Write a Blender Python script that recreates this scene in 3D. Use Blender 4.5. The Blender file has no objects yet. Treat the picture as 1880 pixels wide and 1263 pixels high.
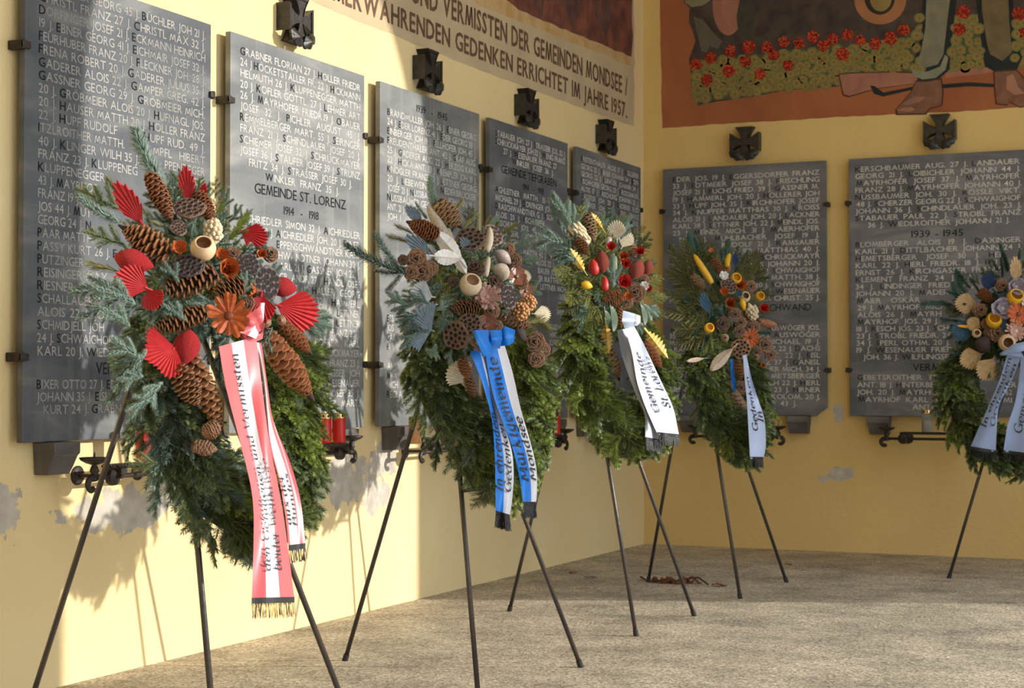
import bpy, bmesh, math, random
from mathutils import Vector, Matrix

scene = bpy.context.scene
COL = scene.collection
R = math.radians
rng = random.Random(7)

# ------------------------------------------------------------------ camera, world, sun, exposure
FPX, YAW, PITCH = 3148.29, 0.427477, 0.0239288
CAM = Vector((4.2923, -11.7299, 1.15))
cam_data = bpy.data.cameras.new('camera')
cam_data.sensor_width = 36.0
cam_data.lens = 36.0 * FPX / 1880.0
cam_data.dof.use_dof = True
cam_data.dof.focus_distance = 6.2
cam_data.dof.aperture_fstop = 7.0
cam_data.clip_start = 0.05
camera = bpy.data.objects.new('camera', cam_data)
COL.objects.link(camera)
camera.location = CAM
camera.rotation_euler = (math.pi / 2 + PITCH, 0, YAW)
scene.camera = camera

world = bpy.data.worlds.new('sky')
scene.world = world
world.use_nodes = True
bg = world.node_tree.nodes['Background']
bg.inputs['Color'].default_value = (0.78, 0.88, 1.0, 1)
bg.inputs['Strength'].default_value = 2.9

SUN_AZ, SUN_EL = R(21.0), R(12.8)
sun_data = bpy.data.lights.new('sun', 'SUN')
sun_data.energy = 4.4
sun_data.color = (1.0, 0.95, 0.87)
sun_data.angle = R(0.7)
sun = bpy.data.objects.new('sun', sun_data)
COL.objects.link(sun)
to_sun = Vector((math.cos(SUN_AZ) * math.cos(SUN_EL), math.sin(SUN_AZ) * math.cos(SUN_EL), math.sin(SUN_EL)))
sun.rotation_euler = to_sun.to_track_quat('Z', 'Y').to_euler()
sun.location = to_sun * 30

vs = scene.view_settings
vs.view_transform = 'Standard'
vs.look = 'None'
vs.gamma = 1.0
vs.use_curve_mapping = False
vs.exposure = 0.0

# ------------------------------------------------------------------ measuring helpers
CD = Vector((-math.sin(YAW) * math.cos(PITCH), math.cos(YAW) * math.cos(PITCH), math.sin(PITCH)))
CR = Vector((math.cos(YAW), math.sin(YAW), 0))
CU = CR.cross(CD)

def ray(px, py):
    return CD + CR * ((px - 940.0) / FPX) - CU * ((py - 631.5) / FPX)

def at(px, py, axis, val):
    """where the sight line of a photo pixel meets the plane axis = val"""
    v = ray(px, py)
    return CAM + v * ((val - CAM[axis]) / v[axis])

def atp(px, py, o, n):
    v = ray(px, py)
    return CAM + v * ((o - CAM).dot(n) / v.dot(n))

# ------------------------------------------------------------------ materials
MATS = {}

def _n(nt, kind, **kw):
    n = nt.nodes.new(kind)
    for k, v in kw.items():
        setattr(n, k, v)
    return n

def mat(name, col, rough=0.6, metal=0.0, col2=None, scale=20.0, detail=4.0, bump=0.0, bscale=60.0, vary=0.0,
        tip=None, spec=0.5, stretch=(1, 1, 1), sheen=0.0, trans=0.0, sss=0.0):
    """procedural principled material: colour noise between col and col2, bump noise, a little variation for each object"""
    if name in MATS:
        return MATS[name]
    m = bpy.data.materials.new(name)
    m.use_nodes = True
    nt = m.node_tree
    b = nt.nodes['Principled BSDF']
    b.inputs['Roughness'].default_value = rough
    b.inputs['Metallic'].default_value = metal
    b.inputs['Specular IOR Level'].default_value = spec
    if sheen:
        b.inputs['Sheen Weight'].default_value = sheen
    if trans:
        b.inputs['Transmission Weight'].default_value = trans
    tc = _n(nt, 'ShaderNodeTexCoord')
    mp = _n(nt, 'ShaderNodeMapping')
    mp.inputs['Scale'].default_value = stretch
    nt.links.new(tc.outputs['Object'], mp.inputs['Vector'])
    out = None
    if col2 is not None:
        nz = _n(nt, 'ShaderNodeTexNoise')
        nz.inputs['Scale'].default_value = scale
        nz.inputs['Detail'].default_value = detail
        nt.links.new(mp.outputs[0], nz.inputs['Vector'])
        rp = _n(nt, 'ShaderNodeValToRGB')
        rp.color_ramp.elements[0].position = 0.32
        rp.color_ramp.elements[0].color = (*col, 1)
        rp.color_ramp.elements[1].position = 0.68
        rp.color_ramp.elements[1].color = (*col2, 1)
        nt.links.new(nz.outputs['Fac'], rp.inputs['Fac'])
        out = rp.outputs['Color']
    else:
        rgb = _n(nt, 'ShaderNodeRGB')
        rgb.outputs[0].default_value = (*col, 1)
        out = rgb.outputs[0]
    if tip is not None:
        a = _n(nt, 'ShaderNodeAttribute', attribute_name='tip')
        mx = _n(nt, 'ShaderNodeMixRGB')
        mx.inputs['Color2'].default_value = (*tip, 1)
        nt.links.new(a.outputs['Fac'], mx.inputs['Fac'])
        nt.links.new(out, mx.inputs['Color1'])
        out = mx.outputs[0]
    if vary:
        oi = _n(nt, 'ShaderNodeObjectInfo')
        hs = _n(nt, 'ShaderNodeHueSaturation')
        mr = _n(nt, 'ShaderNodeMapRange')
        mr.inputs['To Min'].default_value = 1 - vary
        mr.inputs['To Max'].default_value = 1 + vary
        nt.links.new(oi.outputs['Random'], mr.inputs['Value'])
        nt.links.new(mr.outputs[0], hs.inputs['Value'])
        nt.links.new(out, hs.inputs['Color'])
        out = hs.outputs[0]
    nt.links.new(out, b.inputs['Base Color'])
    if bump:
        bz = _n(nt, 'ShaderNodeTexNoise')
        bz.inputs['Scale'].default_value = bscale
        bz.inputs['Detail'].default_value = 5
        nt.links.new(mp.outputs[0], bz.inputs['Vector'])
        bp = _n(nt, 'ShaderNodeBump')
        bp.inputs['Strength'].default_value = bump
        bp.inputs['Distance'].default_value = 0.01
        nt.links.new(bz.outputs['Fac'], bp.inputs['Height'])
        nt.links.new(bp.outputs[0], b.inputs['Normal'])
    MATS[name] = m
    return m

def plaster(name, patches, lo=(0.77, 0.595, 0.295), hi=(0.85, 0.685, 0.38)):
    """yellow limewash with mottling; grey plaster shows where the paint has flaked off (patches in world metres)"""
    m = bpy.data.materials.new(name)
    m.use_nodes = True
    nt = m.node_tree
    L = nt.links.new
    b = nt.nodes['Principled BSDF']
    b.inputs['Roughness'].default_value = 0.85
    b.inputs['Specular IOR Level'].default_value = 0.2
    g = _n(nt, 'ShaderNodeNewGeometry')
    nz = _n(nt, 'ShaderNodeTexNoise')
    nz.inputs['Scale'].default_value = 0.9
    nz.inputs['Detail'].default_value = 6
    L(g.outputs['Position'], nz.inputs['Vector'])
    rp = _n(nt, 'ShaderNodeValToRGB')
    rp.color_ramp.elements[0].position = 0.3
    rp.color_ramp.elements[0].color = (*lo, 1)
    rp.color_ramp.elements[1].position = 0.7
    rp.color_ramp.elements[1].color = (*hi, 1)
    L(nz.outputs['Fac'], rp.inputs['Fac'])
    acc = None
    for (c, s) in patches:
        sub = _n(nt, 'ShaderNodeVectorMath', operation='SUBTRACT')
        sub.inputs[1].default_value = c
        L(g.outputs['Position'], sub.inputs[0])
        mul = _n(nt, 'ShaderNodeVectorMath', operation='MULTIPLY')
        mul.inputs[1].default_value = s
        L(sub.outputs[0], mul.inputs[0])
        ln = _n(nt, 'ShaderNodeVectorMath', operation='LENGTH')
        L(mul.outputs[0], ln.inputs[0])
        if acc is None:
            acc = ln.outputs['Value']
        else:
            mn = _n(nt, 'ShaderNodeMath', operation='MINIMUM')
            L(acc, mn.inputs[0])
            L(ln.outputs['Value'], mn.inputs[1])
            acc = mn.outputs[0]
    n2 = _n(nt, 'ShaderNodeTexNoise')
    n2.inputs['Scale'].default_value = 7
    n2.inputs['Detail'].default_value = 8
    n2.inputs['Roughness'].default_value = 0.62
    L(g.outputs['Position'], n2.inputs['Vector'])
    ma = _n(nt, 'ShaderNodeMath', operation='MULTIPLY_ADD')
    ma.inputs[1].default_value = 3.0
    L(n2.outputs['Fac'], ma.inputs[0])
    L(acc, ma.inputs[2])
    mr = _n(nt, 'ShaderNodeMapRange')
    mr.inputs['From Min'].default_value = 2.22
    mr.inputs['From Max'].default_value = 2.32
    mr.inputs['To Min'].default_value = 1
    mr.inputs['To Max'].default_value = 0
    L(ma.outputs[0], mr.inputs['Value'])
    n3 = _n(nt, 'ShaderNodeTexNoise')
    n3.inputs['Scale'].default_value = 14
    n3.inputs['Detail'].default_value = 5
    L(g.outputs['Position'], n3.inputs['Vector'])
    rg = _n(nt, 'ShaderNodeValToRGB')
    rg.color_ramp.elements[0].position = 0.3
    rg.color_ramp.elements[0].color = (0.44, 0.39, 0.32, 1)
    rg.color_ramp.elements[1].position = 0.7
    rg.color_ramp.elements[1].color = (0.62, 0.58, 0.51, 1)
    L(n3.outputs['Fac'], rg.inputs['Fac'])
    mx = _n(nt, 'ShaderNodeMixRGB')
    L(mr.outputs[0], mx.inputs['Fac'])
    L(rp.outputs['Color'], mx.inputs['Color1'])
    L(rg.outputs['Color'], mx.inputs['Color2'])
    L(mx.outputs[0], b.inputs['Base Color'])
    bz = _n(nt, 'ShaderNodeTexNoise')
    bz.inputs['Scale'].default_value = 30
    bz.inputs['Detail'].default_value = 6
    L(g.outputs['Position'], bz.inputs['Vector'])
    hs = _n(nt, 'ShaderNodeMath', operation='MULTIPLY_ADD')
    hs.inputs[1].default_value = -0.6
    L(mr.outputs[0], hs.inputs[0])
    L(bz.outputs['Fac'], hs.inputs[2])
    bp = _n(nt, 'ShaderNodeBump')
    bp.inputs['Strength'].default_value = 0.35
    bp.inputs['Distance'].default_value = 0.012
    L(hs.outputs[0], bp.inputs['Height'])
    L(bp.outputs[0], b.inputs['Normal'])
    return m

def stone(name, lo, hi, vein, seed):
    """dark grey marble with diagonal drifting veins"""
    m = bpy.data.materials.new(name)
    m.use_nodes = True
    nt = m.node_tree
    L = nt.links.new
    b = nt.nodes['Principled BSDF']
    b.inputs['Roughness'].default_value = 0.5
    b.inputs['Specular IOR Level'].default_value = 0.4
    tc = _n(nt, 'ShaderNodeTexCoord')
    mp = _n(nt, 'ShaderNodeMapping')
    mp.inputs['Location'].default_value = (seed * 3.1, seed * 1.7, seed)
    mp.inputs['Rotation'].default_value = (R(38), R(35), 0)
    mp.inputs['Scale'].default_value = (1.2, 1.0, 3.4)
    L(tc.outputs['Object'], mp.inputs['Vector'])
    nz = _n(nt, 'ShaderNodeTexNoise')
    nz.inputs['Scale'].default_value = 1.6
    nz.inputs['Detail'].default_value = 7
    nz.inputs['Distortion'].default_value = 0.8
    L(mp.outputs[0], nz.inputs['Vector'])
    rp = _n(nt, 'ShaderNodeValToRGB')
    e = rp.color_ramp.elements
    e[0].position, e[0].color = 0.36, (*lo, 1)
    e[1].position, e[1].color = 0.55, (*hi, 1)
    v = e.new(0.68)
    v.color = (*vein, 1)
    L(nz.outputs['Fac'], rp.inputs['Fac'])
    fn = _n(nt, 'ShaderNodeTexNoise')
    fn.inputs['Scale'].default_value = 60
    fn.inputs['Detail'].default_value = 4
    L(tc.outputs['Object'], fn.inputs['Vector'])
    mr = _n(nt, 'ShaderNodeMapRange')
    mr.inputs['To Min'].default_value = 0.86
    mr.inputs['To Max'].default_value = 1.14
    L(fn.outputs['Fac'], mr.inputs['Value'])
    mx = _n(nt, 'ShaderNodeMixRGB', blend_type='MULTIPLY')
    mx.inputs['Fac'].default_value = 1
    L(rp.outputs['Color'], mx.inputs['Color1'])
    L(mr.outputs[0], mx.inputs['Color2'])
    # pale run-off streaks from the top edge
    m2 = _n(nt, 'ShaderNodeMapping')
    m2.inputs['Scale'].default_value = (9, 9, 0.55)
    m2.inputs['Location'].default_value = (seed * 2.3, seed * 5.1, seed)
    L(tc.outputs['Object'], m2.inputs['Vector'])
    n2 = _n(nt, 'ShaderNodeTexNoise')
    n2.inputs['Scale'].default_value = 1.3
    n2.inputs['Detail'].default_value = 4
    L(m2.outputs[0], n2.inputs['Vector'])
    r2 = _n(nt, 'ShaderNodeMapRange')
    r2.inputs['From Min'].default_value = 0.56
    r2.inputs['From Max'].default_value = 0.78
    r2.inputs['To Max'].default_value = 0.55
    L(n2.outputs['Fac'], r2.inputs['Value'])
    m4 = _n(nt, 'ShaderNodeMixRGB')
    m4.inputs['Color2'].default_value = (*vein, 1)
    L(r2.outputs[0], m4.inputs['Fac'])
    L(mx.outputs[0], m4.inputs['Color1'])
    L(m4.outputs[0], b.inputs['Base Color'])
    return m

# ------------------------------------------------------------------ mesh helpers
class MB:
    """collects vertices and faces; build() links them as one mesh object"""
    def __init__(self):
        self.v, self.f, self.m, self.t = [], [], [], []

    def add(self, verts, faces, mi=0, tips=None):
        o = len(self.v)
        self.v += [tuple(p) for p in verts]
        self.t += list(tips) if tips is not None else [0.0] * len(verts)
        self.f += [tuple(i + o for i in q) for q in faces]
        self.m += [mi] * len(faces)
        return self

    def box(self, a, b, mi=0):
        (x0, y0, z0), (x1, y1, z1) = a, b
        vs_ = [(x0, y0, z0), (x1, y0, z0), (x1, y1, z0), (x0, y1, z0), (x0, y0, z1), (x1, y0, z1), (x1, y1, z1), (x0, y1, z1)]
        return self.add(vs_, [(3, 2, 1, 0), (4, 5, 6, 7), (0, 1, 5, 4), (1, 2, 6, 5), (2, 3, 7, 6), (3, 0, 4, 7)], mi)

    def lathe(self, prof, seg=16, mi=0, wob=None, cap0=False, cap1=False):
        """prof: (radius, z) pairs; turned about the z axis"""
        vs_, fs = [], []
        for k, (r_, z_) in enumerate(prof):
            for i in range(seg):
                a = 2 * math.pi * i / seg
                rr = r_ * (1 if wob is None else wob(a, z_))
                vs_.append((rr * math.cos(a), rr * math.sin(a), z_))
        for k in range(len(prof) - 1):
            for i in range(seg):
                j = (i + 1) % seg
                fs.append((k * seg + i, k * seg + j, (k + 1) * seg + j, (k + 1) * seg + i))
        if cap0:
            fs.append(tuple(range(seg))[::-1])
        if cap1:
            fs.append(tuple((len(prof) - 1) * seg + i for i in range(seg)))
        return self.add(vs_, fs, mi)

    def tube(self, pts, rad, seg=8, mi=0, cap=True, twist=0.0, squash=1.0):
        pts = [Vector(p) for p in pts]
        rr = rad if isinstance(rad, (list, tuple)) else [rad] * len(pts)
        vs_, fs = [], []
        prev = None
        for k, p in enumerate(pts):
            d = (pts[min(k + 1, len(pts) - 1)] - pts[max(k - 1, 0)]).normalized()
            if prev is None:
                h = Vector((0, 0, 1)) if abs(d.z) < 0.9 else Vector((1, 0, 0))
                x = d.cross(h).normalized()
            else:
                x = (prev - d * prev.dot(d)).normalized()
            prev = x
            y = d.cross(x)
            for i in range(seg):
                a = 2 * math.pi * i / seg + twist * k
                vs_.append(p + x * (rr[k] * math.cos(a)) + y * (rr[k] * squash * math.sin(a)))
        for k in range(len(pts) - 1):
            for i in range(seg):
                j = (i + 1) % seg
                fs.append((k * seg + i, k * seg + j, (k + 1) * seg + j, (k + 1) * seg + i))
        if cap:
            fs.append(tuple(range(seg))[::-1])
            fs.append(tuple((len(pts) - 1) * seg + i for i in range(seg)))
        return self.add(vs_, fs, mi)

    def mesh(self, name, mats, smooth=False, tip=False):
        me = bpy.data.meshes.new(name)
        me.from_pydata(self.v, [], self.f)
        for m in (mats if isinstance(mats, (list, tuple)) else [mats]):
            me.materials.append(m)
        if any(self.m):
            me.polygons.foreach_set('material_index', self.m)
        if smooth:
            me.polygons.foreach_set('use_smooth', [True] * len(self.f))
        if tip:
            a = me.attributes.new('tip', 'FLOAT', 'POINT')
            a.data.foreach_set('value', self.t)
        me.update()
        return me

    def build(self, name, mats, parent=None, smooth=False, tip=False, base=None):
        return link(name, self.mesh(name, mats, smooth, tip), parent, base)

def link(name, me, parent=None, base=None):
    """base: world point that the mesh coordinates are relative to (default: they are world coordinates)"""
    o = bpy.data.objects.new(name, me)
    COL.objects.link(o)
    loc = Vector(base) if base is not None else Vector((0, 0, 0))
    if parent is not None:
        o.parent = parent
        q = parent
        while q is not None:
            loc = loc - q.location
            q = q.parent
    o.location = loc
    return o

def tag(o, label=None, cat=None, group=None, kind=None):
    for k, v in (('label', label), ('category', cat), ('group', group), ('kind', kind)):
        if v:
            o[k] = v
    return o

def empty(name, loc, label, cat, group=None):
    o = bpy.data.objects.new(name, None)
    o.empty_display_size = 0.1
    COL.objects.link(o)
    o.location = loc
    return tag(o, label, cat, group)

def bevel(o, w, seg=2):
    md = o.modifiers.new('bevel', 'BEVEL')
    md.width = w
    md.segments = seg
    md.limit_method = 'ANGLE'
    return o

# ------------------------------------------------------------------ lettering: outlines of the built-in font, cached glyph by glyph
GLYPHS = {}

def glyph(ch, bold):
    k = (ch, bold)
    if k not in GLYPHS and ch == 'M':      # splayed capital M drawn as four bars
        t, vv, ff = 0.042 + bold, [], []
        for (xa, ya, xb, yb) in ((0.05, 0, 0.16, 0.682), (0.16, 0.682, 0.36, 0.04), (0.36, 0.04, 0.56, 0.682), (0.56, 0.682, 0.67, 0)):
            i = len(vv)
            vv += [(xa - t, ya), (xa + t, ya), (xb + t, yb), (xb - t, yb)]
            ff.append((i, i + 1, i + 2, i + 3) if yb > ya else (i + 3, i + 2, i + 1, i))
        GLYPHS[k] = (vv, ff, 0.72)
    if k not in GLYPHS:
        cu = bpy.data.curves.new('glyph', 'FONT')
        cu.body = ch
        cu.size = 1.0
        cu.resolution_u = 2
        cu.offset = bold
        ob = bpy.data.objects.new('glyph', cu)
        COL.objects.link(ob)
        dg = bpy.context.evaluated_depsgraph_get()
        me = ob.evaluated_get(dg).to_mesh()
        vv = [(p.co.x, p.co.y) for p in me.vertices]
        ff = [tuple(p.vertices) for p in me.polygons]
        ob.evaluated_get(dg).to_mesh_clear()
        bpy.data.objects.remove(ob)
        bpy.data.curves.remove(cu)
        x0 = min((p[0] for p in vv), default=0)
        x1 = max((p[0] for p in vv), default=0)
        GLYPHS[k] = ([(p[0] - x0, p[1]) for p in vv], ff, x1 - x0)
    return GLYPHS[k]

def layout(text, bold=0.0, gap=0.11, space=0.42):
    """list of (verts, faces, dark) in em units with cap height 1, and the total width; '*' marks the next letter dark"""
    cap = max(p[1] for p in glyph('H', bold)[0])
    x, out, dark = 0.0, [], False
    for ch in text:
        if ch == '*':
            dark = True
            continue
        if ch == ' ':
            x += space
            continue
        vv, ff, w = glyph(ch, bold)
        out.append(([((px + x * cap) / cap, py / cap) for px, py in vv], ff, dark))
        x += w / cap + (gap if ch not in '.,' else gap * 1.4)
        dark = False
    return out, max(x - gap, 0.01)

# ------------------------------------------------------------------ the place: floor, walls, arcade, roof
def plane_mesh(name, pts, m, kind='structure', base=None):
    mb = MB()
    mb.add(pts, [tuple(range(len(pts)))])
    o = mb.build(name, m)
    if kind:
        o['kind'] = kind
    return o

def patch(px, py, rx, ry, wall):
    p = at(px, py, wall, 0.0)
    q = at(px + rx, py, wall, 0.0)
    h = 1 - wall
    w = max(abs(q[h] - p[h]), 0.01)
    z = abs(at(px, py + ry, wall, 0.0).z - p.z)
    s = [1.0, 1.0, 1.0 / z]
    s[h] = 1.0 / w
    s[wall] = 0.0
    return (tuple(p), tuple(s))

wall_l_mat = plaster('yellow limewash left', [patch(235, 935, 95, 48, 0), patch(300, 900, 60, 45, 0), patch(5, 950, 40, 70, 0), patch(628, 880, 60, 60, 0),
                                              patch(705, 850, 30, 40, 0), patch(690, 905, 35, 45, 0), patch(170, 972, 18, 8, 0)])
wall_b_shade_mat = plaster('yellow limewash shaded back', [patch(1545, 868, 30, 14, 1), patch(1540, 755, 10, 22, 1), patch(1512, 880, 10, 6, 1)], (0.68, 0.475, 0.18), (0.77, 0.56, 0.225))  # more ochre than the left wall: shade put into the paint colour

def floor_material():
    m = bpy.data.materials.new('exposed aggregate floor')
    m.use_nodes = True
    nt = m.node_tree
    L = nt.links.new
    b = nt.nodes['Principled BSDF']
    b.inputs['Roughness'].default_value = 0.75
    g = _n(nt, 'ShaderNodeNewGeometry')
    vo = _n(nt, 'ShaderNodeTexVoronoi')
    vo.inputs['Scale'].default_value = 92
    L(g.outputs['Position'], vo.inputs['Vector'])
    rp = _n(nt, 'ShaderNodeValToRGB')
    e = rp.color_ramp.elements
    e[0].position, e[0].color = 0.0, (0.20, 0.16, 0.11, 1)
    e[1].position, e[1].color = 1.0, (0.78, 0.69, 0.54, 1)
    q = e.new(0.45)
    q.color = (0.47, 0.405, 0.31, 1)
    L(vo.outputs['Color'], rp.inputs['Fac'])
    nz = _n(nt, 'ShaderNodeTexNoise')
    nz.inputs['Scale'].default_value = 2.6
    nz.inputs['Detail'].default_value = 9
    nz.inputs['Roughness'].default_value = 0.65
    L(g.outputs['Position'], nz.inputs['Vector'])
    mr = _n(nt, 'ShaderNodeMapRange')
    mr.inputs['From Min'].default_value = 0.3
    mr.inputs['From Max'].default_value = 0.62
    mr.inputs['To Min'].default_value = 0.52
    mr.inputs['To Max'].default_value = 1.12
    L(nz.outputs['Fac'], mr.inputs['Value'])
    mx = _n(nt, 'ShaderNodeMixRGB', blend_type='MULTIPLY')
    mx.inputs['Fac'].default_value = 1
    L(rp.outputs['Color'], mx.inputs['Color1'])
    L(mr.outputs[0], mx.inputs['Color2'])
    # a few reddish stains
    n2 = _n(nt, 'ShaderNodeTexNoise')
    n2.inputs['Scale'].default_value = 5
    n2.inputs['Detail'].default_value = 2
    mp = _n(nt, 'ShaderNodeMapping')
    mp.inputs['Location'].default_value = (3.3, 1.2, 0)
    L(g.outputs['Position'], mp.inputs['Vector'])
    L(mp.outputs[0], n2.inputs['Vector'])
    m2 = _n(nt, 'ShaderNodeMapRange')
    m2.inputs['From Min'].default_value = 0.70
    m2.inputs['From Max'].default_value = 0.76
    m2.inputs['To Max'].default_value = 0.55
    L(n2.outputs['Fac'], m2.inputs['Value'])
    m3 = _n(nt, 'ShaderNodeMixRGB')
    m3.inputs['Color2'].default_value = (0.30, 0.12, 0.08, 1)
    L(m2.outputs[0], m3.inputs['Fac'])
    L(mx.outputs[0], m3.inputs['Color1'])
    L(m3.outputs[0], b.inputs['Base Color'])
    bp = _n(nt, 'ShaderNodeBump')
    bp.inputs['Strength'].default_value = 0.35
    bp.inputs['Distance'].default_value = 0.004
    L(vo.outputs['Distance'], bp.inputs['Height'])
    L(bp.outputs[0], b.inputs['Normal'])
    return m

XA, ZC = 5.2, 5.4            # arcade plane on the open side, ceiling height
floor = MB().box((-0.4, -17, -0.2), (XA + 0.45, 0.4, 0)).build('floor', floor_material())
floor['kind'] = 'structure'
wl = MB().box((-0.4, -17, 0), (0, 0.4, ZC)).build('wall_left', wall_l_mat)
wl['kind'] = 'structure'
wb = MB().box((0, 0, 0), (XA + 0.45, 0.4, ZC)).build('wall_back', wall_b_shade_mat)
wb['kind'] = 'structure'
ce = MB().box((-0.4, -17, ZC), (XA + 0.45, 0.4, ZC + 0.25)).build('ceiling', mat('ceiling limewash', (0.78, 0.72, 0.58), 0.9, col2=(0.83, 0.77, 0.63), scale=2))
ce['kind'] = 'structure'
gr = MB().box((XA + 0.45, -40, -0.3), (60, 60, -0.02)).build('ground_outside', mat('pale gravel forecourt', (0.40, 0.37, 0.32), 0.9, col2=(0.5, 0.46, 0.40), scale=8))
gr['kind'] = 'structure'
wf = MB().box((-0.4, -17.4, 0), (XA + 0.45, -17, ZC)).build('wall_front_blocker', mat('blocker limewash', (0.74, 0.56, 0.27), 0.9, col2=(0.80, 0.62, 0.31), scale=1.5))  # unseen wall behind the camera, added to block light reaching the back wall
wf['kind'] = 'structure'

def arcade():
    """wall of round arches on the sunny side; the piers shade the left wall"""
    arches = [(-4.45, -1.385), (-7.99, -5.035), (-11.64, -8.685), (-15.29, -12.335)]
    spring = 3.45
    mb = MB()
    ys = 0.0
    X0, X1 = XA, XA + 0.4
    for (a, b) in arches:
        mb.box((X0, b, 0), (X1, ys, ZC))
        c, rad = (a + b) / 2, (b - a) / 2
        n = 24
        top = [(c + rad * math.cos(math.pi * i / n), spring + rad * math.sin(math.pi * i / n)) for i in range(n + 1)]
        for i in range(n):
            (y0, z0), (y1, z1) = top[i], top[i + 1]
            vs_ = [(X0, y0, z0), (X0, y1, z1), (X0, y1, ZC), (X0, y0, ZC), (X1, y0, z0), (X1, y1, z1), (X1, y1, ZC), (X1, y0, ZC)]
            mb.add(vs_, [(0, 1, 2, 3), (7, 6, 5, 4), (0, 4, 5, 1)])
        ys = a
    mb.box((X0, -17, 0), (X1, ys, ZC))
    o = mb.build('wall_right', mat('arcade limewash', (0.74, 0.56, 0.27), 0.9, col2=(0.80, 0.62, 0.31), scale=1.5))
    o['kind'] = 'structure'

arcade()
# ------------------------------------------------------------------ things on the walls
LEFT, BACK = 0, 1

def WP(wall, h, z, s):
    """h along the wall (to the right), z up, s out of the wall"""
    return Vector((s, h, z)) if wall == LEFT else Vector((h, -s, z))

def hpx(wall, px, s=0.0, py=700):
    p = at(px, py, wall, s if wall == LEFT else -s)
    return p.y if wall == LEFT else p.x

def wpx(wall, px, py, s=0.0):
    p = at(px, py, wall, s if wall == LEFT else -s)
    return (p.y if wall == LEFT else p.x), p.z

def wbox(mb, wall, h0, h1, z0, z1, s0, s1, mi=0):
    c = [WP(wall, h, z, s) for s in (s0, s1) for z in (z0, z1) for h in (h0, h1)]
    mb.add(c, [(0, 2, 3, 1), (4, 5, 7, 6), (0, 1, 5, 4), (2, 6, 7, 3), (0, 4, 6, 2), (1, 3, 7, 5)], mi)

def rel(mb, base):
    b = Vector(base)
    mb.v = [tuple(Vector(p) - b) for p in mb.v]
    return mb

def wall_text(mb, wall, text, h0, h1, z, cap, s, bold=0.0, gap=0.11, space=0.42, mi=None, right=False):
    gl, w = layout(text, bold, gap, space)
    k = (h1 - h0) / w
    if k > cap * 1.2 and gap < 0.12:       # keep the letters' proportions; open up the word spaces instead
        k = cap * 1.2
        ns = text.count(' ')
        sp = space + ((h1 - h0) / k - w) / max(ns, 1)
        if ns and sp < 1.7:
            gl, w = layout(text, bold, gap, sp)
        else:
            h0 = h1 - k * w if right else h0
    for vv, ff, dark in gl:
        mb.add([WP(wall, h0 + x * k, z + y * cap, s) for x, y in vv], ff, (1 if dark else 0) if mi is None else mi)

letter_light = mat('light stone lettering', (0.68, 0.66, 0.62), 0.8, col2=(0.52, 0.51, 0.48), scale=7, spec=0.1)
letter_shaded = mat('shaded stone lettering', (0.45, 0.43, 0.40), 0.8, col2=(0.28, 0.275, 0.265), scale=6, spec=0.1)  # dimmer copy of letter_light: shade on the nearest plaque put into its colour
letter_dark = mat('black lettering', (0.022, 0.022, 0.025), 0.8, spec=0.05)
iron = mat('wrought iron', (0.018, 0.015, 0.013), 0.5, col2=(0.05, 0.037, 0.028), scale=40, metal=0.3, bump=0.2, bscale=80)
bronze = mat('dark bronze', (0.020, 0.019, 0.018), 0.4, col2=(0.048, 0.044, 0.04), scale=30, metal=0.25, bump=0.25, bscale=50)

ZT, ZB = 2.704, 0.938
SB, SF = 0.032, 0.060

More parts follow.
